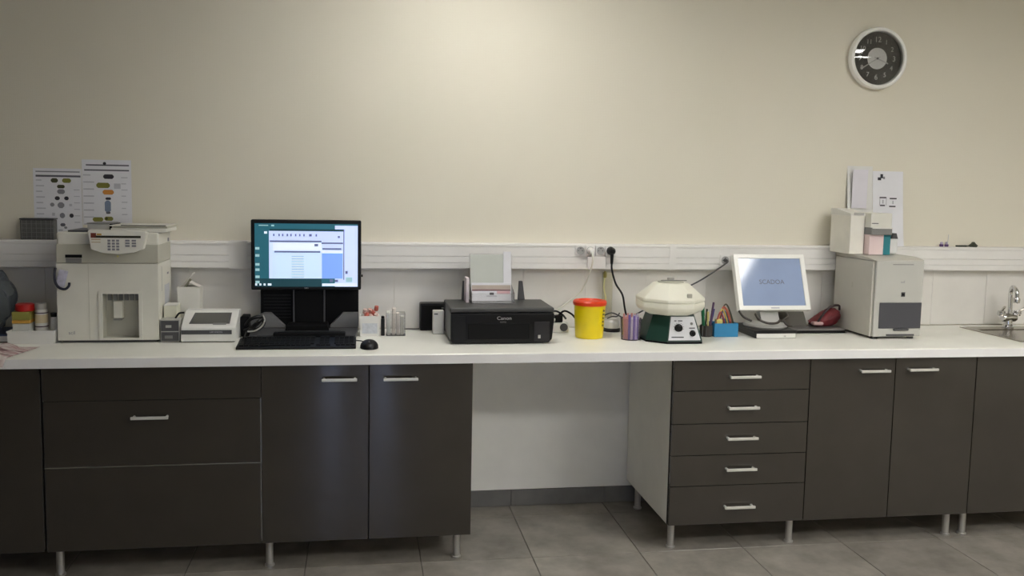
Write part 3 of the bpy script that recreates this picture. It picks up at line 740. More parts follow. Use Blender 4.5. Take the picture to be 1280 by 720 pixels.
# tag hanging on analyser's corner
g = thing('key_tag', 'lilac tag on a looped black lanyard hanging on the front of the keypad analyser', 'tag', (-.008, ayf - .01, T + .22))
b = MB(); b.box(-.018, .016, -.003, .003, -.036, .030, 0, .003, 2); b.move(Matrix.Translation((-.006, ayf - .007, T + .262)) @ Matrix.Rotation(R(14), 4, 'Y')); b.build('card', mat('lilac_tag', (190, 188, 204), .5, var=.1, vscale=50), g)
MB().tube([(-.030, ayf - .008, T + .300), (-.034, ayf - .009, T + .275), (-.031, ayf - .011, T + .245), (-.018, ayf - .012, T + .224), (.004, ayf - .013, T + .217), (.018, ayf - .011, T + .228), (.02, ayf - .007, T + .242)], .0050, 8).build('lanyard', mat('black_cord', (34, 34, 50), .6), g)

# ------------------------------------------------------------------ small boxes next to it
b = thing('carton', 'small cream carton between the keypad analyser and the white upright carton', 'carton', (.38, -.2, T))
MB().box(.358, .408, -.25, -.17, T + .0005, T + .140, 0, .001, 1).build('body', mat('cream_card', (226, 224, 204), .7), b)
MB().box(.3575, .4085, -.2505, -.1695, T + .1403, T + .143).build('lid', CARD, b)
cx0, cx1, cy0, cy1 = .391, .482, -.14, -.075
b = thing('carton', 'upright white carton with tilted open flap standing against the splashback', 'carton', (.436, -.11, T))
bx = MB()
for a0, a1, d0, d1 in ((cx0, cx0 + .002, cy0, cy1), (cx1 - .002, cx1, cy0, cy1), (cx0 + .002, cx1 - .002, cy0, cy0 + .002), (cx0 + .002, cx1 - .002, cy1 - .002, cy1)): bx.box(a0, a1, d0, d1, T + .0005, T + .205)
bx.box(cx0 + .002, cx1 - .002, cy0 + .002, cy1 - .002, T + .0005, T + .003); bx.build('body', CARD, b)
f = MB(); f.box(-.002, .002, cy0 + .003, cy1 - .003, 0, .078); f.move(Matrix.Translation((cx0 + .006, 0, T + .204)) @ Matrix.Rotation(R(44), 4, 'Y')); f.build('flap', CARD, b)
f = MB(); f.box(-.001, .001, cy0 + .003, cy1 - .003, 0, .045); f.move(Matrix.Translation((cx1 - .004, 0, T + .203)) @ Matrix.Rotation(R(-62), 4, 'Y')); f.build('flap', CARD, b)
b = MB(); b.box(.402, .472, cy0 + .008, cy1 - .008, T + .0035, T + .19); b.tube([(.41, -.11, T + .19), (.44, -.108, T + .235)], .005, 8)
tag(b.build('leaflet_roll', mat('folded_leaflet', (150, 148, 128), .8)), 'folded leaflet bundle inside the open upright carton', 'leaflet')

# card reader with grey module
g = thing('printer_module', 'small mid-grey module with two darker bays left of the white slant-top reader', 'module', (.39, -.27, T))
MB().box(.356, .432, -.312, -.256, T + .0005, T + .093, 0, .003, 2).build('shell', LGREY, g)
MB().box(.360, .428, -.3145, -.3122, T + .046, T + .088, 0, .001, 1).build('bay', DGREY, g); MB().box(.360, .428, -.3145, -.3122, T + .006, T + .042, 0, .001, 1).build('bay', DGREY, g)
MB().box(.378, .400, -.3165, -.3147, T + .060, T + .070).build('catch', LGREY, g); MB().box(.374, .404, -.3165, -.3147, T + .016, T + .028).build('catch', GREY, g)
MB().tube([(.41, -.28, T + .094), (.42, -.26, T + .11), (.438, -.25, T + .112)], .004, 8).build('cable', BLACK, g)
g = thing('urine_reader', 'white slant-top desktop reader with dark sunken display and grey stripe', 'reader', (.545, -.24, T))
RP = [(-.325, T + .004), (-.325, T + .060), (-.318, T + .066), (-.215, T + .116), (-.16, T + .116), (-.15, T + .108), (-.15, T + .004)]
MB().prism(RP, 'X', .438, .652, 0, .003).build('shell', WHITE, g)
MB().box(.445, .645, -.315, -.16, T + .0005, T + .004).build('foot', DGREY, g)
MB().box(.440, .636, -.3272, -.3253, T + .034, T + .051).build('stripe', DGREY, g)
text('stripe_text', 'URYXXON', .010, (.575, -.3275, T + .0425), INKL, g)
def slant(y): return T + .066 + (y + .318) * (.05 / .103)
b = MB()
for y0, y1, x0, x1, mi, dz in ((-.305, -.232, .478, .625, 0, .0012), (-.312, -.300, .560, .612, 1, .0016), (-.300, -.236, .486, .617, 2, .0018)):
    b.quad([(x0 - (.012 if mi != 1 else 0), y0, slant(y0) + dz), (x1 - (.0), y0, slant(y0) + dz), (x1, y1, slant(y1) + dz), (x0, y1, slant(y1) + dz)], mi)
b.build('display', [DGREY, GREY, mat('lcd_grey', (96, 96, 92), .25)], g, smooth=0)

# ------------------------------------------------------------------ computer monitor group
M1 = thing('computer_monitor', 'black flat computer monitor showing a teal desktop with a pale program window', 'monitor', (.92, -.2, T))
mx0, mx1, mz0, mz1, my = .690, 1.153, 1.036, 1.3365, -.130
MB().box(mx0, mx1, my, my + .035, mz0, mz1, 0, .006, 2).build('bezel', BLACK, M1)
MB().box(mx0 + .08, mx1 - .08, my + .0352, my + .055, mz0 + .05, mz1 - .05, 0, .006, 2).build('rear_shell', BLACK, M1)
def em(name, rgb, s=1.0): return mat(name, rgb, .35, var=0.0, emit=s)
sw = [em('screen_teal', (32, 88, 102), .75), em('screen_pale', (186, 200, 232), .8), em('screen_window', (188, 212, 232), .8), em('screen_blue', (118, 156, 228), .8), em('screen_line', (96, 104, 140), .6),
      em('screen_dark_teal', (18, 58, 66), .7), em('screen_white', (214, 226, 240), .8), em('screen_icon', (150, 186, 190), .7)]
ys = my - .0006
def SX(p): return mx0 + .016 + (p - 135) / (1012 - 135) * (mx1 - mx0 - .031)     # pixels of the zoomed crop
def SZc(p): return mz1 - .016 - (p - 105) / (640 - 105) * (mz1 - mz0 - .030)
b = MB()
def S(x0, y0, x1, y1, mi, k): b.rxz(SX(x0), SX(x1), SZc(y1), SZc(y0), ys - .00012 * k, mi)
S(135, 105, 1012, 640, 0, 0); S(135, 570, 700, 640, 5, 1); S(815, 118, 1012, 640, 1, 1); S(262, 150, 895, 168, 5, 2)
S(255, 168, 888, 570, 1, 3); S(262, 248, 700, 262, 4, 4); S(700, 262, 885, 275, 4, 4); S(290, 268, 700, 332, 6, 4); S(300, 336, 690, 350, 4, 5); S(300, 352, 692, 568, 2, 4)
S(708, 310, 870, 324, 4, 5); S(704, 332, 880, 352, 6, 4); S(704, 354, 882, 570, 3, 4); S(888, 150, 896, 580, 4, 4); S(270, 268, 284, 568, 2, 4); S(770, 576, 800, 600, 4, 5); S(815, 580, 842, 600, 4, 5)
for k in range(9): S(445, 380 + k * 22, 550, 383 + k * 22, 4, 5)
S(350, 354, 353, 566, 1, 5); S(440, 354, 443, 566, 1, 5); S(552, 354, 555, 566, 1, 5)
for k, x in enumerate((290, 335, 365, 405, 435, 475, 510, 545, 595, 650)): S(x, 192, x + (22 if k == 8 else 12), 212, 4, 5)
S(840, 206, 858, 224, 4, 5); S(640, 275, 672, 296, 4, 6)
for k, y in enumerate((305, 365, 440, 485, 545, 590)): S(140, y, 175, y + 22, 7, 2)
S(215, 172, 240, 192, 6, 3); S(275, 116, 300, 130, 7, 2); S(170, 118, 250, 126, 7, 2)
for x in (130, 165, 200, 235, 250): S(x + 8, 612, x + 24, 630, 6, 3)
for k in range(11): S(905, 180 + k * 28, 905 + 60 + (k * 13) % 34, 183 + k * 28, 2, 2)
S(905, 505, 925, 530, 4, 3); S(910, 560, 965, 600, 7, 3); S(705, 612, 1005, 634, 6, 3)
b.build('screen', sw, M1, smooth=0)
text('maker_logo', 'DELL', .008, (.921, my - .0004, mz0 + .0075), INKL, M1)
MB().box(mx1 + .0002, mx1 + .007, my + .008, my + .02, mz0 + .055, mz0 + .066, 0, .002, 1).build('power_button', BLACK, M1)
b = MB(); b.box(.868, .992, -.094, -.078, T + .046, 1.15, 0, .002, 1); b.build('column', MATTEBLACK, M1)
b = MB(); b.box(.862, .868, -.098, -.078, T + .046, 1.12); b.box(.992, .998, -.098, -.078, T + .046, 1.12); tag(b.build('column_rail', DGREY, M1), 'grey metal edge rails')
BASE = mat('stand_grey', (70, 70, 72), .4)
b = MB(); b.prism([(.690, -.12), (1.140, -.12), (1.132, -.30), (.700, -.30)], 'Z', T + .0008, T + .024, 0, .003); b.build('base_plate', BASE, M1)
b = MB(); b.prism([(.835, T + .0243), (1.018, T + .0243), (1.010, T + .046), (.843, T + .046)], 'Y', -.19, -.075, 0, .002); b.build('base_riser', MATTEBLACK, M1)
PCB = MATTEBLACK
pc = thing('computer_case', 'flat black computer case standing upright behind the monitor stand', 'computer', (.93, -.045, T))
MB().box(.722, 1.142, -.068, -.0105, T + .0008, 1.055, 0, .003, 2).build('case', PCB, pc)
b = MB()
for k in range(8): b.box(.735, .85, -.0696, -.0682, T + .06 + k * .014, T + .064 + k * .014)
b.build('vent', BLACK, pc)
wd = thing('document_wedge', 'light grey sloping support plate behind the keyboard, at the cable end of monitor stand', 'plate', (.73, -.2, T))
MB().prism([(.655, T + .0262), (.655, T + .055), (.74, T + .088), (.768, T + .088), (.830, T + .030), (.830, T + .0262)], 'Y', -.118, -.075, 0, .002).build('plate', mat('plate_grey', (112, 112, 112), .45), wd)
MB().box(.655, .829, -.118, -.071, T + .0005, T + .026).build('foot', DGREY, wd)
wd = thing('document_wedge', 'light grey sloping support plate behind the monitor stand, at the white tip box end', 'plate', (1.1, -.2, T))
MB().prism([(1.02, T + .0262), (1.02, T + .032), (1.075, T + .088), (1.140, T + .088), (1.140, T + .0262)], 'Y', -.118, -.075, 0, .002).build('plate', mat('plate_grey', (112, 112, 112), .45), wd)
MB().box(1.021, 1.140, -.118, -.071, T + .0005, T + .026).build('foot', DGREY, wd)
# black adapter with cables at the left of the stand
ad = thing('power_adapter', 'black power adapter with tangled cables beside the monitor stand', 'adapter', (.68, -.2, T))
MB().box(.655, .688, -.20, -.125, T + .0005, T + .088, 0, .004, 2).build('brick', MATTEBLACK, ad)
MB().tube([(.675, -.20, T + .05), (.70, -.23, T + .08), (.735, -.22, T + .088), (.75, -.2, T + .065), (.735, -.21, T + .04), (.70, -.24, T + .034)], .0075, 8).build('cable', BLACK, ad)
MB().tube([(.672, -.21, T + .03), (.70, -.24, T + .045), (.73, -.235, T + .07), (.745, -.215, T + .078), (.72, -.23, T + .055), (.69, -.25, T + .03), (.682, -.25, T + .006)], .0068, 8).build('cable', BLACK, ad)
MB().tube([(.690, -.255, T + .032), (.72, -.26, T + .036), (.748, -.255, T + .055), (.758, -.25, T + .08), (.748, -.22, T + .094)], .0035, 8).build('cable', LGREY, ad)
# keyboard
kb = thing('keyboard', 'full-size black keyboard lying in front of the monitor', 'keyboard', (.904, -.43, T))
MB().prism([(-.498, T + .0005), (-.498, T + .010), (-.356, T + .024), (-.352, T + .020), (-.352, T + .0005)], 'X', .674, 1.134, 0, .002).build('case', BLACK, kb)
b = MB(); KEYM = mat('key_black', (15, 15, 16), .55, spec=.25)
def kz(y): return T + .0105 + (y + .498) * (.014 / .142)
for r in range(6):
    y = -.482 + r * .021 + (.006 if r == 5 else 0); x = .684
    while x < 1.122:
        wkey = .017
        if r == 0 and abs(x - .76) < .008: wkey = .10
        if not (abs(x - .966) < .008 or abs(x - 1.035) < .008): b.box(x, x + wkey, y, y + .017, kz(y) - .001, kz(y) + .005)
        x += wkey + .0022
tag(b.build('keys', KEYM, kb), kind='stuff')
bh = thing('label_printer', 'low black box lying between keyboard and monitor stand', 'device', (.94, -.32, T))
MB().box(.800, 1.090, -.345, -.305, T + .0005, T + .040, 0, .005, 2).build('body', MATTEBLACK, bh); MB().box(.82, 1.07, -.340, -.31, T + .0402, T + .043, 0, .001, 1).build('top_plate', BLACK, bh)
# mouse
ms = thing('mouse', 'black computer mouse lying beside the keyboard', 'mouse', (1.186, -.49, T))
b = MB(); bmesh.ops.create_uvsphere(b.bm, u_segments=24, v_segments=14, radius=1)
for v in b.bm.verts: v.co = Vector((1.186 + v.co.x * .036 * (1 - .08 * v.co.y), -.475 + v.co.y * .055, T + .001 + max(0, v.co.z) ** .8 * .033 * (1 - .25 * v.co.y * v.co.y) + (.0 if v.co.z > 0 else 0)))
b.build('body', BLACK, ms, smooth=50)
MB().cyl((1.183, -.512, T + .0285), .006, .006, 'X', 12).build('wheel', DGREY, ms)
MB().tube([(1.186, -.424, T + .008), (1.17, -.38, T + .006), (1.155, -.34, T + .004), (1.13, -.33, T + .004)], .0022, 6).build('cable', BLACK, ms)

# ------------------------------------------------------------------ tip box, clear box
tb = thing('tip_box', 'small white box overflowing with red and pink caps beside the monitor stand', 'box', (1.19, -.17, T))
MB().plate_hole(1.150, 1.231, -.205, -.135, 1.153, 1.228, -.202, -.138, .086, 0, .06).move(Matrix(((1, 0, 0, 0), (0, 0, 1, 0), (0, 1, 0, T + .0008), (0, 0, 0, 1)))).build('box', WHITE, tb)
MB().rxz(1.158, 1.222, T + .012, T + .056, -.2058).build('label', mat('pale_blue_label', (204, 208, 214), .6, var=.06, vscale=60), tb, smooth=0)
REDP = [mat('red_cap', (196, 104, 90), .4), mat('pink_cap', (224, 168, 154), .4), mat('pale_pink', (228, 202, 192), .4)]
for i in range(16):
    x, y = 1.166 + random.random() * .058, -.194 + random.random() * .045
    z = T + .062 + (i // 5) * .014
    c = MB(); c.lathe([(0, 0), (.0085, 0), (.0095, .004), (.0085, .02), (0, .021)], (0, 0, 0), 'Z', 12)
    c.move(Matrix.Translation((x, y, z + .004)) @ Matrix.Rotation(random.uniform(-.7, .7), 4, 'X') @ Matrix.Rotation(random.uniform(-.7, .7), 4, 'Y'))
    nm = ('red', 'pink', 'pale pink')[i % 3]
    tag(c.build('stopper', REDP[i % 3]), 'one of the %s stoppers heaped in the white tip box' % nm, 'stopper', '%s stoppers in the white tip box' % nm)
ph = thing('pen', 'black pen standing in the gap between tip box and clear box', 'pen', (1.246, -.18, T))
MB().box(1.238, 1.254, -.20, -.17, T + .0005, T + .075, 0, .003, 2).build('barrel', BLACK, ph); MB().box(1.239, 1.253, -.199, -.171, T + .0752, T + .084, 0, .002, 1).build('cap', MATTEBLACK, ph)
cb = thing('clear_box', 'clear plastic container with pinkish slips beside the white tip box', 'container', (1.30, -.17, T))
b = MB(); q0, q1, w0, w1 = 1.260, 1.342, -.205, -.14
for a0, a1, d0, d1 in ((q0, q0 + .002, w0, w1), (q1 - .002, q1, w0, w1), (q0 + .002, q1 - .002, w0, w0 + .002), (q0 + .002, q1 - .002, w1 - .002, w1)): b.box(a0, a1, d0, d1, T + .0008, T + .098)
b.box(q0, q1, w0, w1, T + .0003, T + .0008); b.build('box', CLEAR, cb)
PINKS = mat('pinkish_slip', (226, 216, 208), .7, var=.05, vscale=40); PALEY = mat('pale_green_slip', (222, 222, 212), .7, var=.04)
for i, (x, h, a, m_) in enumerate(((1.272, .100, -6, PALEY), (1.292, .115, 4, PINKS), (1.312, .094, -3, PINKS), (1.328, .080, 5, PALEY))):
    c = MB(); c.box(-.007, .007, -.02, .02, 0, h, 0, .002, 1); c.move(Matrix.Translation((x, -.172, T + .0030)) @ Matrix.Rotation(R(a) * .3, 4, 'Y'))
    tag(c.build('test_strip_pack', m_), ['pale green slip pack at the tip box end of the clear container', 'tallest pinkish slip pack in the clear container', 'shorter pinkish slip pack in the clear container', 'short pale green slip pack at the speaker end of clear container'][i], 'packet')

# ------------------------------------------------------------------ black speaker, small white box
sp = thing('speaker', 'small black box speaker standing against the splashback behind the white timer', 'speaker', (1.47, -.04, T))
MB().box(1.413, 1.530, -.075, -.012, T + .0008, T + .124, 0, .006, 2).build('cabinet', BLACK, sp); MB().box(1.42, 1.523, -.0775, -.0752, T + .008, T + .116, 0, .001, 1).build('grille', MATTEBLACK, sp)
MB().box(1.508, 1.520, -.0785, -.0777, T + .100, T + .106).build('badge', GREY, sp)
MB().tube([(1.412, -.05, T + .006), (1.39, -.05, T + .005), (1.36, -.045, T + .005), (1.345, -.05, T + .005)], .003, 6).build('cable', DGREY, sp)
tm_ = thing('timer', 'small upright white box leaning by the printer, before the black speaker', 'timer', (1.482, -.16, T))
MB().box(1.463, 1.512, -.175, -.135, T + .0008, T + .105, 0, .004, 2).build('body', WHITE, tm_); MB().box(1.468, 1.484, -.1762, -.1752, T + .088, T + .093).build('mark', DGREY, tm_)

# ------------------------------------------------------------------ inkjet printer
P = thing('inkjet_printer', 'black inkjet printer with grey top on the worktop above the knee space', 'printer', (1.73, -.30, T))
px0, px1, pyf, pyb = 1.515, 1.948, -.425, -.135
PB = mat('printer_black', (12, 12, 14), .28, var=.03, spec=.3); PG = mat('printer_dark_grey', (66, 66, 65), .42, var=.03)
body = [(px0 + .010, T + .004), (px1 - .022, T + .004), (px1 - .008, T + .020), (px1, T + .100), (px1, T + .128), (px0, T + .128), (px0, T + .016)]
MB().prism(body, 'Y', pyf, pyb, 0, .004).build('body', PB, P)
MB().box(px0 + .02, px1 - .04, pyf + .02, pyb - .02, T + .0003, T + .004).build('foot', MATTEBLACK, P)
MB().box(px0 - .002, px1 + .002, pyf + .012, pyb, T + .1285, T + .150, 0, .006, 3).build('scanner_lid', PG, P)
MB().box(px0 + .072, px1 - .105, pyf - .004, pyf - .0002, T + .022, T + .086, 0, .003, 2).build('output_tray', MATTEBLACK, P)
MB().box(px0 + .010, px0 + .060, pyf - .003, pyf - .0002, T + .020, T + .118, 0, .003, 2).build('side_panel', BLACK, P)
MB().box(px1 - .085, px1 - .020, pyf - .003, pyf - .0002, T + .012, T + .094, 0, .003, 2).build('card_door', mat('printer_panel', (30, 29, 33), .3), P)
MB().box(px1 - .068, px1 - .058, pyf - .0040, pyf - .0031, T + .024, T + .038).build('button', LGREY, P)
text('maker_name', 'Canon', .020, (1.737, pyf - .0005, T + .108), mat('logo_silver', (190, 190, 190), .4, var=0), P, sx=1.15)
text('model_name', 'PIXMA', .009, (1.733, pyf - .0005, T + .092), GREY, P)
for x0, x1, dx in ((1.588, 1.612, .0), (1.838, 1.862, .0)):
    b = MB().prism([(x0, T + .151), (x1 + .008, T + .151), (x1 - .004, T + .235), (x0 + .004, T + .235)], 'Y', -.165, -.150, 0, .002)
    b.build('paper_support', DGREY, P)
# leaflets
lf = thing('leaflet', 'white leaflet leaning at the edge of the clear leaflet holder on the printer', 'leaflet', (1.61, -.22, T + .150))
MB().box(1.598, 1.610, -.25, -.17, T + .1505, T + .255, 0, .0005, 1).build('sheet', mat('pink_white_leaflet', (226, 216, 220), .7), lf)
lh = thing('leaflet_holder', 'clear acrylic leaflet holder standing on the printer lid', 'holder', (1.71, -.28, T + .150))
b = MB(); hx0, hx1 = 1.617, 1.802
b.prism([(-.215, T + .1505), (-.211, T + .1505), (-.181, T + .356), (-.185, T + .356)], 'X', hx0, hx1)
b.box(hx0, hx1, -.285, -.215, T + .1505, T + .153)
b.box(hx0, hx1, -.288, -.285, T + .1505, T + .195)
for xx in (hx0, hx1 - .002):
    b.prism([(-.285, T + .153), (-.2145, T + .153), (-.205, T + .225), (-.285, T + .195)], 'X', xx, xx + .002)
b.build('shell', CLEAR, lh)
def leaning(name, label, x0, x1, z1, yoff, m, th=.0025):
    s = thing(name, label, 'leaflet', ((x0 + x1) / 2, -.24, T + .153))
    k = (.356 - .1505); f = lambda z: -.215 + .030 * (z - .1505) / k - yoff
    MB().prism([(f(.1545) - th, T + .1545), (f(.1545), T + .1545), (f(z1), T + z1), (f(z1) - th, T + z1)], 'X', x0, x1).build('sheet', m, s)
    return s, (lambda z: f(z) - th - .0004)
leaning('leaflet', 'tall grey-backed leaflet at the back of the acrylic holder', 1.621, 1.780, .352, .0022, mat('grey_green_leaflet', (196, 200, 192), .6, var=.02))
leaning('leaflet', 'plain white leaflet at the back of the acrylic holder, peeking beside the grey one', 1.765, 1.799, .366, .0056, PAPER)
s, f = leaning('leaflet', 'short front leaflet with maroon band and small dark emblem in acrylic holder', 1.624, 1.797, .232, .010, PAPER)
b = MB()
for x0, x1, z0, z1, mi in ((1.626, 1.795, .198, .203, 0), (1.626, 1.795, .204, .222, 1), (1.703, 1.722, .180, .190, 2), (1.69, 1.735, .172, .178, 3), (1.735, 1.793, .184, .197, 4)):
    b.quad([(x0, f(z0), T + z0), (x1, f(z0), T + z0), (x1, f(z1), T + z1), (x0, f(z1), T + z1)], mi)
b.build('print', [mat('maroon_band', (120, 70, 72), .7), mat('tan_band', (190, 176, 164), .7), INK, INKL, mat('pink_print', (222, 182, 186), .7)], s, smooth=0)

# ------------------------------------------------------------------ power strip
ps = thing('power_strip', 'white power strip with black plugs beside the printer', 'power strip', (2.04, -.13, T))
MB().box(1.965, 2.075, -.16, -.10, T + .0008, T + .045, 0, .006, 2).build('strip', WHITE, ps)
MB().lathe([(.018, 0), (.018, -.003), (0, -.003)], (2.05, -.1602, T + .026), 'Y', 20).build('socket_well', DGREY, ps)
for i, (x, z) in enumerate(((1.985, .046), (2.03, .046))):
    b = MB(); b.box(x - .018, x + .018, -.15, -.115, T + z, T + z + .032, 0, .005, 2); b.tube([(x, -.135, T + z + .03), (x + .025, -.145, T + z + .052), (x + .06, -.14, T + z + .036), (x + .085, -.11, T + z + .012)], .0045, 8); b.build('plug', BLACK if i == 0 else MATTEBLACK, ps)
MB().box(1.998, 2.012, -.156, -.150, T + .052, T + .066, 0, .002, 1).build('switch', WHITE, ps)

# ------------------------------------------------------------------ yellow sharps bin
sb = thing('sharps_bin', 'round yellow sharps bin with orange-red lid rim on the worktop', 'bin', (2.137, -.275, T))
YEL = mat('bin_yellow', (238, 214, 10), .35, var=.02); ORR = mat('bin_lid_red', (226, 66, 22), .35, var=.02)
MB().lathe([(0, 0), (.058, 0), (.0605, .004), (.069, .148), (.066, .148), (.0575, .006), (0, .006)], (2.137, -.275, T + .0008), 'Z', 36).build('bucket', YEL, sb)
MB().lathe([(.072, .143), (.0735, .150), (.0735, .158), (.069, .163), (.052, .165), (.048, .159), (0, .158), (0, .150), (.068, .150)], (2.137, -.275, T + .0008), 'Z', 36).build('lid', ORR, sb)
b = MB()
for k in range(5):
    a = R(-42 + 0); zz = T + .055 + k * .016
    for q, (da, hh) in enumerate(((0, .009), (8, .006))):
        a0, a1 = R(-48 + da), R(-42 + da); r = .0662 + (zz - T - .03) * .0006
        rr = .0612 + (zz - T) * .058 + .0006
        b.quad([(2.137 + rr * math.cos(a0), -.275 + rr * math.sin(a0), zz), (2.137 + rr * math.cos(a1), -.275 + rr * math.sin(a1), zz), (2.137 + (rr + .0005) * math.cos(a1), -.275 + (rr + .0005) * math.sin(a1), zz + hh), (2.137 + (rr + .0005) * math.cos(a0), -.275 + (rr + .0005) * math.sin(a0), zz + hh)])
b.build('side_print', INK, sb, smooth=0)

# hanging yellowish tube pack
hg = thing('infusion_line', 'yellowish clear tubing pack hanging under the trunking behind the black cord', 'tubing', (2.275, -.03, T + .16))
b = MB(); b.box(2.258, 2.306, -.036, -.030, T + .05, T + .262, 0, .002, 1); b.build('sleeve', glass_mat('yellow_sleeve', (.97, .96, .90), .15, 1.3, .14, (214, 210, 180)), hg)
MB().lathe([(0, 0), (.008, 0), (.008, .022), (.003, .03), (0, .03)], (2.266, -.044, T + .238), 'Z', 12).build('connector', mat('olive_plastic', (136, 128, 62), .5), hg)
MB().tube([(2.266, -.044, T + .24), (2.262, -.046, T + .19), (2.272, -.046, T + .14), (2.264, -.046, T + .10), (2.276, -.046, T + .06)], .0032, 8).build('tube', mat('pale_yellow_tube', (214, 208, 150), .4), hg)
# round white dispenser
td = thing('tape_dispenser', 'small round white dispenser on a black base between yellow bin and tube cup', 'dispenser', (2.283, -.12, T))
MB().lathe([(0, 0), (.038, 0), (.040, .010), (.036, .016), (0, .016)], (2.283, -.12, T + .0008), 'Z', 28).build('base', BLACK, td)
MB().lathe([(0, .0162), (.034, .0162), (.035, .045), (.026, .058), (0, .060)], (2.283, -.12, T + .0008), 'Z', 28).build('dome', WHITE, td)
MB().tube([(2.255, -.14, T + .062), (2.275, -.15, T + .072), (2.30, -.145, T + .072), (2.315, -.13, T + .085)], .003, 6).build('strap', DGREY, td)

# cup of purple tubes
cp = thing('tube_cup', 'clear plastic cup packed with purple and pink sample tubes', 'cup', (2.305, -.335, T))
ccx, ccy = 2.306, -.335
MB().lathe([(0, 0), (.0405, 0), (.0465, .092), (.0455, .092), (.0395, .002), (0, .002)], (ccx, ccy, T + .0008), 'Z', 32).build('cup', glass_mat('cup_plastic', (.97, .95, .97), .06, 1.25, .06, (226, 214, 226)), cp)
TUB = [mat('tube_purple', (118, 96, 172), .35), mat('tube_lilac', (198, 186, 218), .35), mat('tube_pink', (214, 150, 146), .35), mat('tube_pale', (220, 212, 222), .35)]
spots = [(0.030, R(200 + k * 20)) for k in range(18)] + [(.014, R(k * 60)) for k in range(6)]
for k, (r, a) in enumerate(spots):
    x, y = ccx + r * math.cos(a), ccy + r * math.sin(a)
    dd = math.degrees(a) % 360
    mi = 2 if 180 <= dd < 235 else ((0, 1, 0, 3)[k % 4] if 235 <= dd <= 340 else (1, 2, 3)[k % 3])
    h = .098 + (k * 37 % 11) * .0014
    o = MB().lathe([(0, .003), (.0045, .003), (.0048, h - .012), (.0046, h), (0, h)], (x, y, T + .0008), 'Z', 10).build('sample_tube', TUB[mi])
    nm = ['purple', 'lilac', 'pink', 'pale'][mi]
    tag(o, 'one of the slim %s tubes standing in the clear tube cup' % nm, 'tube', '%s tubes in the clear cup' % nm)
b = thing('bottle', 'tiny black bottle with white stripe in the shade left of the centrifuge', 'bottle', (2.39, -.26, T))
MB().lathe([(0, 0), (.014, 0), (.014, .05), (.008, .06), (.009, .076), (0, .077)], (2.374, -.26, T + .0008), 'Z', 16).build('body', BLACK, b); MB().lathe([(.0145, .02), (.0148, .033), (.0138, .033), (.0138, .02)], (2.374, -.26, T + .0008), 'Z', 16).build('stripe', WHITE, b)

# ------------------------------------------------------------------ centrifuge
cf = thing('centrifuge', 'small bench centrifuge with off-white octagonal lid on dark green base', 'centrifuge', (2.475, -.36, T))
fx, fy = 2.475, -.345
DGREEN = mat('dark_green_enamel', (26, 58, 48), .35, var=.05); OFFW = mat('off_white_enamel', (232, 230, 214), .38, var=.015)
def loft(rings, name, m, bev=0.0):
    b = MB(); n = 8; V = []
    for r, h in rings:
        V.append([b.bm.verts.new((fx + r * math.cos(R(22.5 + 45 * k)), fy + r * math.sin(R(22.5 + 45 * k)), T + h)) for k in range(n)])
    fs = [b.bm.faces.new(V[0][::-1]), b.bm.faces.new(V[-1])]
    for a, c in zip(V, V[1:]):
        for k in range(n): fs.append(b.bm.faces.new((a[k], a[(k + 1) % n], c[(k + 1) % n], c[k])))
    bmesh.ops.recalc_face_normals(b.bm, faces=fs)
    if bev: bmesh.ops.bevel(b.bm, geom=list(b.bm.edges), offset=bev, segments=2, affect='EDGES', profile=.5, clamp_overlap=True)
    return b.build(name, m, cf, smooth=25)
CB0 = [(2.428, -.462), (2.582, -.462), (2.602, -.41), (2.602, -.27), (2.55, -.235), (2.40, -.235), (2.354, -.27), (2.354, -.395)]
CB1 = [(2.446, -.432), (2.554, -.432), (2.568, -.39), (2.568, -.28), (2.53, -.26), (2.42, -.26), (2.388, -.28), (2.388, -.385)]
def two_ring(P0, h0, P1, h1, name, m, bev):
    b = MB(); b.bev = True
    A_ = [b.bm.verts.new((x, y, T + h0)) for x, y in P0]; B_ = [b.bm.verts.new((x, y, T + h1)) for x, y in P1]; n = len(P0)
    fs = [b.bm.faces.new(A_[::-1]), b.bm.faces.new(B_)] + [b.bm.faces.new((A_[k], A_[(k + 1) % n], B_[(k + 1) % n], B_[k])) for k in range(n)]
    bmesh.ops.recalc_face_normals(b.bm, faces=fs)
    if bev: bmesh.ops.bevel(b.bm, geom=list(b.bm.edges), offset=bev, segments=2, affect='EDGES', profile=.5, clamp_overlap=True)
    return b.build(name, m, cf, smooth=25)
two_ring(CB0, .0008, CB0, .0085, 'foot', MATTEBLACK, .001)
two_ring(CB0, .0088, CB1, .118, 'base', DGREEN, .0015)
loft([(.110, .1185), (.140, .135), (.1475, .150), (.1475, .172)], 'bowl', OFFW, .003)
lid = loft([(.1475, .173), (.1475, .188), (.080, .246), (.074, .250)], 'lid', OFFW, .003)
b = MB(); b.lathe([(0, .2505), (.056, .2505), (.056, .254), (.04, .258), (0, .258)], (fx, fy, T), 'Z', 24); b.build('lid_disc', CREAMG, lid)
MB().lathe([(0, .2583), (.014, .2583), (.016, .270), (.010, .274), (0, .274)], (fx, fy, T), 'Z', 18).build('lid_knob', LGREY, lid)
b = MB(); b.box(fx - .052, fx + .062, fy - .028, fy - .022, T + .2585, T + .262); b.build('lid_bar', GREY, lid)
MB().box(fx + .030, fx + .052, fy - .128, fy - .118, T + .196, T + .214, 0, .003, 2).build('latch', CREAMG, lid)
# control panel on the front face (a sloping trapezium)
b = MB(); z0, z1 = T + .016, T + .113
ya = -.462 + .030 * (.016 - .0088) / .1092 + .001; yb_ = -.462 + .030 * (.113 - .0088) / .1092 + .001
cpn = [(2.433, z0), (2.574, z0), (2.550, z1), (2.450, z1)]
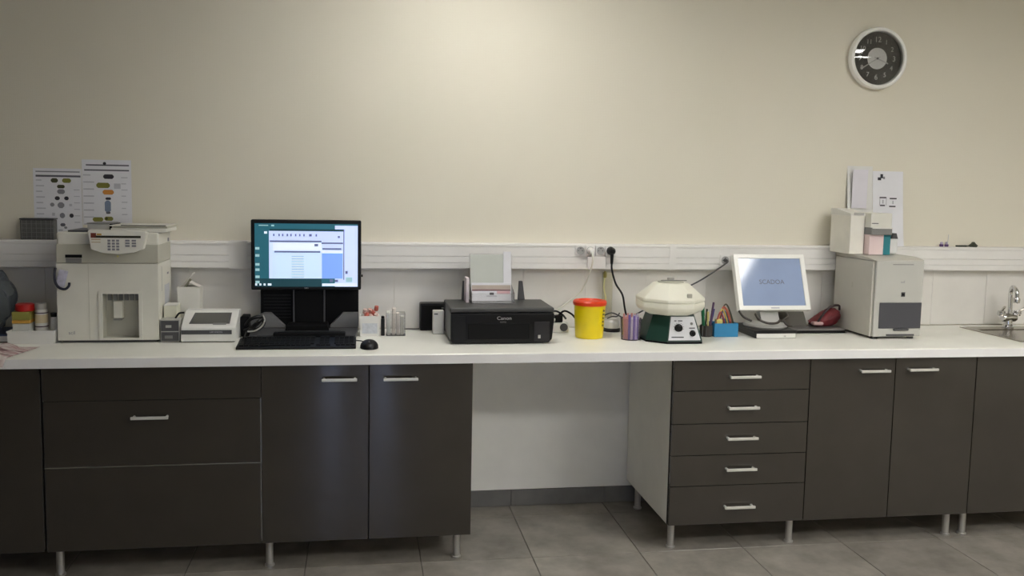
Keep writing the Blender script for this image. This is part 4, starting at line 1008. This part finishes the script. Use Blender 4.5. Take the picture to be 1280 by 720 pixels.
# faces: front sheet and edges
fr = [b.bm.verts.new((x, ya - .004 if z == z0 else yb_ - .004, z)) for x, z in cpn]; bk_ = [b.bm.verts.new((x, (ya if z == z0 else yb_) + .010, z)) for x, z in cpn]
b.bm.faces.new(fr); b.bm.faces.new(bk_[::-1])
for k in range(4): b.bm.faces.new((fr[k], bk_[k], bk_[(k + 1) % 4], fr[(k + 1) % 4]))
bmesh.ops.recalc_face_normals(b.bm, faces=b.bm.faces)
pan = b.build('control_panel', mat('panel_silver', (206, 207, 210), .35, var=.02), cf)
def py(z): return ya - .004 + (yb_ - ya) * (z - z0) / (z1 - z0)
for kx, kz_, kr in ((2.480, T + .066, .0165), (2.540, T + .044, .0125)):
    MB().lathe([(kr * 1.1, 0), (kr * 1.05, -.004), (kr * .8, -.006), (kr * .7, -.016), (0, -.017)], (kx, py(kz_) + .001, kz_), 'Y', 22).build('knob', BLACK, pan)
MB().lathe([(.006, 0), (.006, -.003), (0, -.003)], (2.538, py(T + .084) + .001, T + .084), 'Y', 14).build('indicator', GREY, pan)
b = MB()
for x0, x1, z in ((2.446, 2.50, .027), (2.462, 2.472, .094), (2.478, 2.498, .094), (2.526, 2.552, .064)): b.rxz(x0, x1, T + z, T + z + .004, py(T + z) - .0006)
for k in range(11):
    a = R(-40 + k * 26); b.quad([(2.480 + .021 * math.cos(a) - .0012, py(T + .066) - .0018, T + .066 + .021 * math.sin(a)), (2.480 + .021 * math.cos(a) + .0012, py(T + .066) - .0018, T + .066 + .021 * math.sin(a)), (2.480 + .021 * math.cos(a) + .0012, py(T + .066) - .0018, T + .069 + .021 * math.sin(a)), (2.480 + .021 * math.cos(a) - .0012, py(T + .066) - .0018, T + .069 + .021 * math.sin(a))])
b.build('panel_print', INK, pan, smooth=0)

# ------------------------------------------------------------------ pens and pen cup
pn = thing('pen_cup', 'dark slatted pen cup between the centrifuge and the blue box', 'cup', (2.677, -.28, T))
MB().lathe([(0, 0), (.025, 0), (.026, .050), (.0245, .050), (.0235, .003), (0, .003)], (2.672, -.275, T + .0008), 'Z', 20).build('cup', mat('brown_grey_cup', (60, 54, 50), .5), pn)
b = MB()
for k in range(10):
    a = R(k * 36); b.box(2.672 + .0265 * math.cos(a) - .002, 2.672 + .0265 * math.cos(a) + .002, -.275 + .0265 * math.sin(a) - .002, -.275 + .0265 * math.sin(a) + .002, T + .004, T + .048)
b.build('rib', DGREY, pn)
pens = [((2.660, -.285), .128, -5, (26, 110, 70), 'green-topped marker in the dark pen cup, closest to the centrifuge', .0068), ((2.670, -.268), .118, 3, (60, 70, 54), 'dark olive pen in the dark pen cup', .0042),
        ((2.683, -.280), .150, 7, (86, 62, 92), 'tall purple-brown pen in the dark pen cup', .0045), ((2.676, -.290), .108, -2, (206, 190, 120), 'pale yellow pencil in the dark pen cup', .0042), ((2.688, -.268), .120, 10, (60, 66, 120), 'dark blue pen in the dark pen cup, closest to blue box', .0042)]
for (x, y), h, a, rgb, lab, r in pens:
    p_ = thing('pen', lab, 'pen', (x, y, T + .004))
    bb_ = MB().lathe([(0, 0), (r, .004), (r, h * .7), (0, h * .7)], (0, 0, 0), 'Z', 10); bb_.move(Matrix.Translation((x, y, T + .0045)) @ Matrix.Rotation(R(a), 4, 'Y')); bb_.build('barrel', mat('pen_%d_%d' % (rgb[0], rgb[1]), rgb, .4), p_)
    bb_ = MB().lathe([(0, h * .7), (r * 1.15, h * .7), (r * 1.1, h), (0, h)], (0, 0, 0), 'Z', 10); bb_.move(Matrix.Translation((x, y, T + .0045)) @ Matrix.Rotation(R(a), 4, 'Y')); bb_.build('cap', mat('pen_%d_%d' % (rgb[0], rgb[1]), rgb, .4), p_)

# ------------------------------------------------------------------ blue box with colourful leads
BLU = mat('box_blue', (42, 128, 176), .45, var=.03)
bx = thing('lead_box', 'small open blue box full of coloured leads in front of the tilted monitor', 'box', (2.757, -.275, T))
MB().plate_hole(2.702, 2.813, -.300, -.225, 2.705, 2.810, -.297, -.228, .060, 0, .012).move(Matrix(((1, 0, 0, 0), (0, 0, 1, 0), (0, 1, 0, T + .0008), (0, 0, 0, 1)))).build('box', BLU, bx)
for k in range(6):
    cols = [((150, 60, 70), 'dark red'), ((206, 180, 90), 'yellow'), ((190, 90, 70), 'orange-red'), ((70, 74, 60), 'dark olive'), ((60, 110, 170), 'blue'), ((200, 150, 130), 'pinkish')]
    (rgb, nm) = cols[k]
    x0 = 2.712 + k * .006; hh = .045 + (k * 29 % 23) * .0018; w_ = .045 + (k * 17 % 13) * .0025
    o = MB().tube([(x0, -.285 + k * .008, T + .020), (x0 + .004, -.285 + k * .008, T + .06), (x0 + w_ * .5, -.28 + k * .007, T + .065 + hh), (x0 + w_, -.275 + k * .005, T + .06), (x0 + w_ + .002, -.272 + k * .005, T + .02)], .0036, 8).build('lead', mat('lead_' + nm.replace(' ', '_'), rgb, .45))
    tag(o, '%s lead looping out of the small blue box' % nm, 'lead')
o = MB(); o.box(2.715, 2.745, -.290, -.262, T + .0135, T + .078, 0, .005, 2); tag(o.build('sachet', mat('yellow_sachet', (206, 192, 110), .5)), 'yellowish sachet sticking out of the small blue box', 'sachet')
o = MB(); o.box(2.757, 2.787, -.262, -.238, T + .0135, T + .076, 0, .005, 2); tag(o.build('lead_plug', mat('plug_blue', (44, 110, 160), .4)), 'blue connector block inside the small blue box', 'plug')

# ------------------------------------------------------------------ tilted white monitor
dr = thing('slim_drive', 'slim black drive with white front under the tilted white monitor', 'drive', (2.97, -.25, T))
MB().box(2.878, 3.062, -.350, -.347, T + .002, T + .022, 0, .001, 1).build('front_cover', WHITE, dr)
MB().box(2.876, 3.064, -.3468, -.12, T + .0008, T + .023, 0, .001, 1).build('chassis', BLACK, dr); MB().box(2.868, 3.066, -.352, -.115, T + .0232, T + .036, 0, .002, 1).build('top_cover', BLACK, dr)
text('front_text', 'oz', .010, (3.01, -.3503, T + .0115), INK, dr)
M2 = thing('white_monitor', 'white-framed square monitor tilted back, showing a blue-grey start screen with grey word', 'monitor', (3.0, -.2, T + .036))
MB().lathe([(0, 0), (.095, 0), (.098, .006), (.09, .014), (.04, .022), (0, .024)], (2.975, -.225, T + .0363), 'Z', 36).build('stand_base', LGREY, M2)
MB().prism([(-.25, T + .056), (-.20, T + .056), (-.150, T + .20), (-.175, T + .20)], 'X', 2.945, 3.035, 0, .004).build('stand_neck', LGREY, M2)
ang = math.atan2(.095, .243); HL = .262
rotm = Matrix.Translation((3.006, -.247, .956)) @ Matrix.Rotation(-ang, 4, 'X')
def tilted(b): return b.move(rotm)
hw = .171
WF = mat('monitor_white', (236, 235, 228), .3, var=.01)
tilted(MB().plate_hole(-hw, hw, 0, HL, -hw + .020, hw - .020, .020, HL - .018, -.012, .022, -.006, 0, 0)).build('bezel', WF, M2)
tilted(MB().box(-hw + .03, hw - .03, .0222, .045, .03, HL - .03, 0, .01, 2)).build('rear_shell', WF, M2)
SCR = mat('start_screen', (128, 142, 168), .08, var=.04, vscale=5, emit=.35)
tilted(MB().box(-hw + .021, hw - .021, -.0078, -.0062, .021, HL - .019)).build('screen', SCR, M2)
o = text('screen_word', 'SCADOA', .030, (0, -.0082, HL * .5), mat('screen_word_grey', (98, 100, 108), .4, var=0), M2)
o.data.transform(Matrix.Translation(M2.location)); o.data.transform(rotm); o.data.transform(Matrix.Translation(-M2.location))
tilted(MB().box(-.02, .02, -.0128, -.0121, .006, .012)).build('maker_mark', INKL, M2)
b = MB()
b.tube([(2.90, -.28, T + .10), (2.905, -.31, T + .08), (2.94, -.32, T + .065), (2.985, -.315, T + .064), (3.01, -.30, T + .075)], .0055, 8); b.tube([(3.055, -.27, T + .10), (3.045, -.30, T + .088), (3.022, -.31, T + .075), (3.035, -.32, T + .055), (3.06, -.31, T + .05)], .0052, 8)
b.tube([(2.835, -.25, T + .11), (2.85, -.27, T + .085), (2.88, -.29, T + .07)], .005, 8)
b.build('cable', mat('brown_cable', (62, 56, 50), .5), M2)

# ------------------------------------------------------------------ dark tray with bag
lt = thing('laptop', 'closed dark grey laptop lying between the tilted monitor and boxy white analyser', 'laptop', (3.22, -.17, T))
MB().box(3.090, 3.372, -.225, -.075, T + .0008, T + .012, 0, .002, 1).build('base', MATTEBLACK, lt); MB().box(3.092, 3.370, -.224, -.075, T + .0123, T + .020, 0, .003, 2).build('lid', mat('laptop_grey', (112, 108, 106), .35), lt)
b = MB(); b.prism([(-.135, T + .0205), (-.075, T + .0205), (-.075, T + .085), (-.09, T + .085)], 'X', 3.08, 3.23, 0, .002); tag(b.build('document_block', mat('dark_taupe', (86, 82, 74), .6)), 'dark taupe block standing behind the laptop', 'block')
rb = thing('pouch', 'dark red crumpled pouch with black strap beside the boxy white analyser', 'pouch', (3.33, -.14, T + .02))
b = MB(); bmesh.ops.create_icosphere(b.bm, subdivisions=4, radius=1)
for v in b.bm.verts:
    n = noise.noise(v.co * 1.8 + Vector((4, 1, 2))) * .25 + noise.noise(v.co * 6) * .07
    c_ = v.co * (1 + n); v.co = Vector((3.318 + c_.x * .072 - max(0, -c_.z) * .02, -.125 + c_.y * .045, T + .0205 + (max(c_.z, -.75) + .75) * .040 * (1 + c_.x * .5)))
zmin = min(v.co.z for v in b.bm.verts)
for v in b.bm.verts: v.co.z += T + .0208 - zmin
b.build('bag', mat('dark_red_cloth', (112, 34, 40), .6, var=.12, vscale=30), rb, smooth=60)
MB().tube([(3.262, -.17, T + .045), (3.285, -.178, T + .085), (3.32, -.178, T + .118), (3.362, -.17, T + .122), (3.378, -.15, T + .10)], .0055, 8).build('strap', mat('strap_black', (40, 26, 30), .6), rb)
MB().box(3.235, 3.285, -.185, -.15, T + .0305, T + .046, 0, .006, 2).build('pink_tag', mat('pinkish_tag', (206, 170, 168), .5), rb)

# ------------------------------------------------------------------ boxy white analyser on the right
B = thing('chemistry_analyser', 'boxy white analyser with dark front window, carrying stacked cartons', 'analyser', (3.51, -.23, T))
bx0, bx1, byf, byb = 3.392, 3.632, -.398, -.068
BW = mat('analyser_white', (190, 189, 182), .4, var=.012); BW2 = mat('analyser_side', (192, 189, 179), .45, var=.015)
MB().box(bx0, bx1 - .004, byf + .014, byb, T + .012, T + .350, 0, .004, 2).build('housing', BW2, B)
MB().box(bx0 + .010, bx1, byf, byf + .0138, T + .012, T + .352, 0, .006, 3).build('front_panel', BW, B)
MB().prism([(byf + .002, T + .3505), (byb, T + .3505), (byb, T + .368), (byf + .06, T + .366), (byf + .002, T + .356)], 'X', bx0 - .001, bx1, 0, .003).build('top_cover', BW2, B)
b = MB()
for x, y in ((bx0 + .03, byf + .03), (bx1 - .03, byf + .03), (bx0 + .03, byb - .03), (bx1 - .03, byb - .03)): b.lathe([(.014, 0), (.014, .012), (0, .012)], (x, y, T + .0005), 'Z', 14)
b.build('foot', DGREY, B)
MB().box(3.425, 3.628, byf - .004, byf - .0003, T + .050, T + .166, 0, .003, 2).build('window', mat('smoked_window', (74, 74, 80), .3, var=.01), B)
MB().box(3.497, 3.570, byf - .008, byf - .0003, T + .040, T + .0495, 0, .002, 1).build('window_lip', DGREY, B)
MB().box(3.527, 3.546, byf - .002, byf - .0003, T + .192, T + .212, 0, .002, 1).build('button', DGREY, B)
MB().box(3.53, 3.542, byf - .0028, byf - .0021, T + .197, T + .207).build('button_mark', BLACK, B)
text('maker_mark', 'scil', .016, (3.532, byf - .0003, T + .258), INKG, B)
MB().box(3.48, 3.58, byf - .0008, byf - .0002, T + .334, T + .337).build('seam', GREY, B)
MB().box(3.465, 3.60, byf - .0022, byf - .0003, T + .016, T + .024).build('slot', DGREY, B)
MB().box(bx0 - .0008, bx0 - .0001, -.23, -.222, T + .215, T + .24).build('side_mark', CREAMG, B)
tz = T + .3685
# cartons stacked on it
s = thing('carton', 'cream cardboard carton on the boxy analyser, behind the pink-fronted box', 'carton', (3.42, -.16, tz))
MB().box(3.362, 3.432, -.235, -.062, tz + .0005, tz + .175, 0, .001, 1).build('body', mat('cream_carton', (230, 227, 216), .7, var=.03), s)
MB().box(3.362, 3.55, -.235, -.225, tz + .176, tz + .185).build('front_rim', CARD, s) if False else None
MB().prism([(-.236, tz + .1755), (-.061, tz + .1755), (-.061, tz + .205), (-.10, tz + .207), (-.236, tz + .186)], 'X', 3.360, 3.434, 0, .001).build('lid', CARD, s)
MB().box(3.375, 3.425, -.2375, -.2362, tz + .178, tz + .190).build('tape', LGREY, s)
s = thing('glove_box', 'white dispenser box with pink front and dark vent slot on the boxy analyser', 'box', (3.47, -.22, tz))
MB().box(3.4345, 3.505, -.275, -.17, tz + .0005, tz + .092, 0, .001, 1).build('body', mat('pink_white_card', (228, 206, 204), .65, var=.03), s)
MB().box(3.433, 3.537, -.282, -.115, tz + .124, tz + .190, 0, .003, 2).build('upper_tray', CREAM, s)
MB().box(3.4345, 3.536, -.29, -.115, tz + .0925, tz + .1235, 0, .002, 1).build('vent_tray', GREY, s)
b = MB(); b.box(3.437, 3.534, -.2965, -.2902, tz + .120, tz + .126); b.box(3.44, 3.465, -.284, -.2822, tz + .138, tz + .142); b.box(3.4655, 3.469, -.284, -.2822, tz + .130, tz + .142); b.build('vent_lip', [CARD], s)
MB().box(3.438, 3.470, -.2835, -.2823, tz + .142, tz + .1455).build('slot', DGREY, s)
TEAL = mat('teal_card', (38, 124, 134), .5, var=.03)
s = MB().box(3.5055, 3.539, -.276, -.17, tz + .0005, tz + .0915, 0, .001, 1).build('teal_pack', TEAL); tag(s, 'narrow teal pack standing beside the pink-fronted box on the boxy analyser', 'packet')
s = thing('clip', 'dark binder clip on the white bag beside the teal pack', 'clip', (3.575, -.2, tz))
MB().box(3.5445, 3.60, -.245, -.14, tz + .0005, tz + .072, 0, .012, 3).build('bag', mat('white_bag', (222, 222, 220), .4, var=.03), s)
MB().prism([(3.566, tz + .0725), (3.598, tz + .0725), (3.590, tz + .098), (3.576, tz + .098)], 'Y', -.24, -.22).build('clip_jaw', DGREY, s)
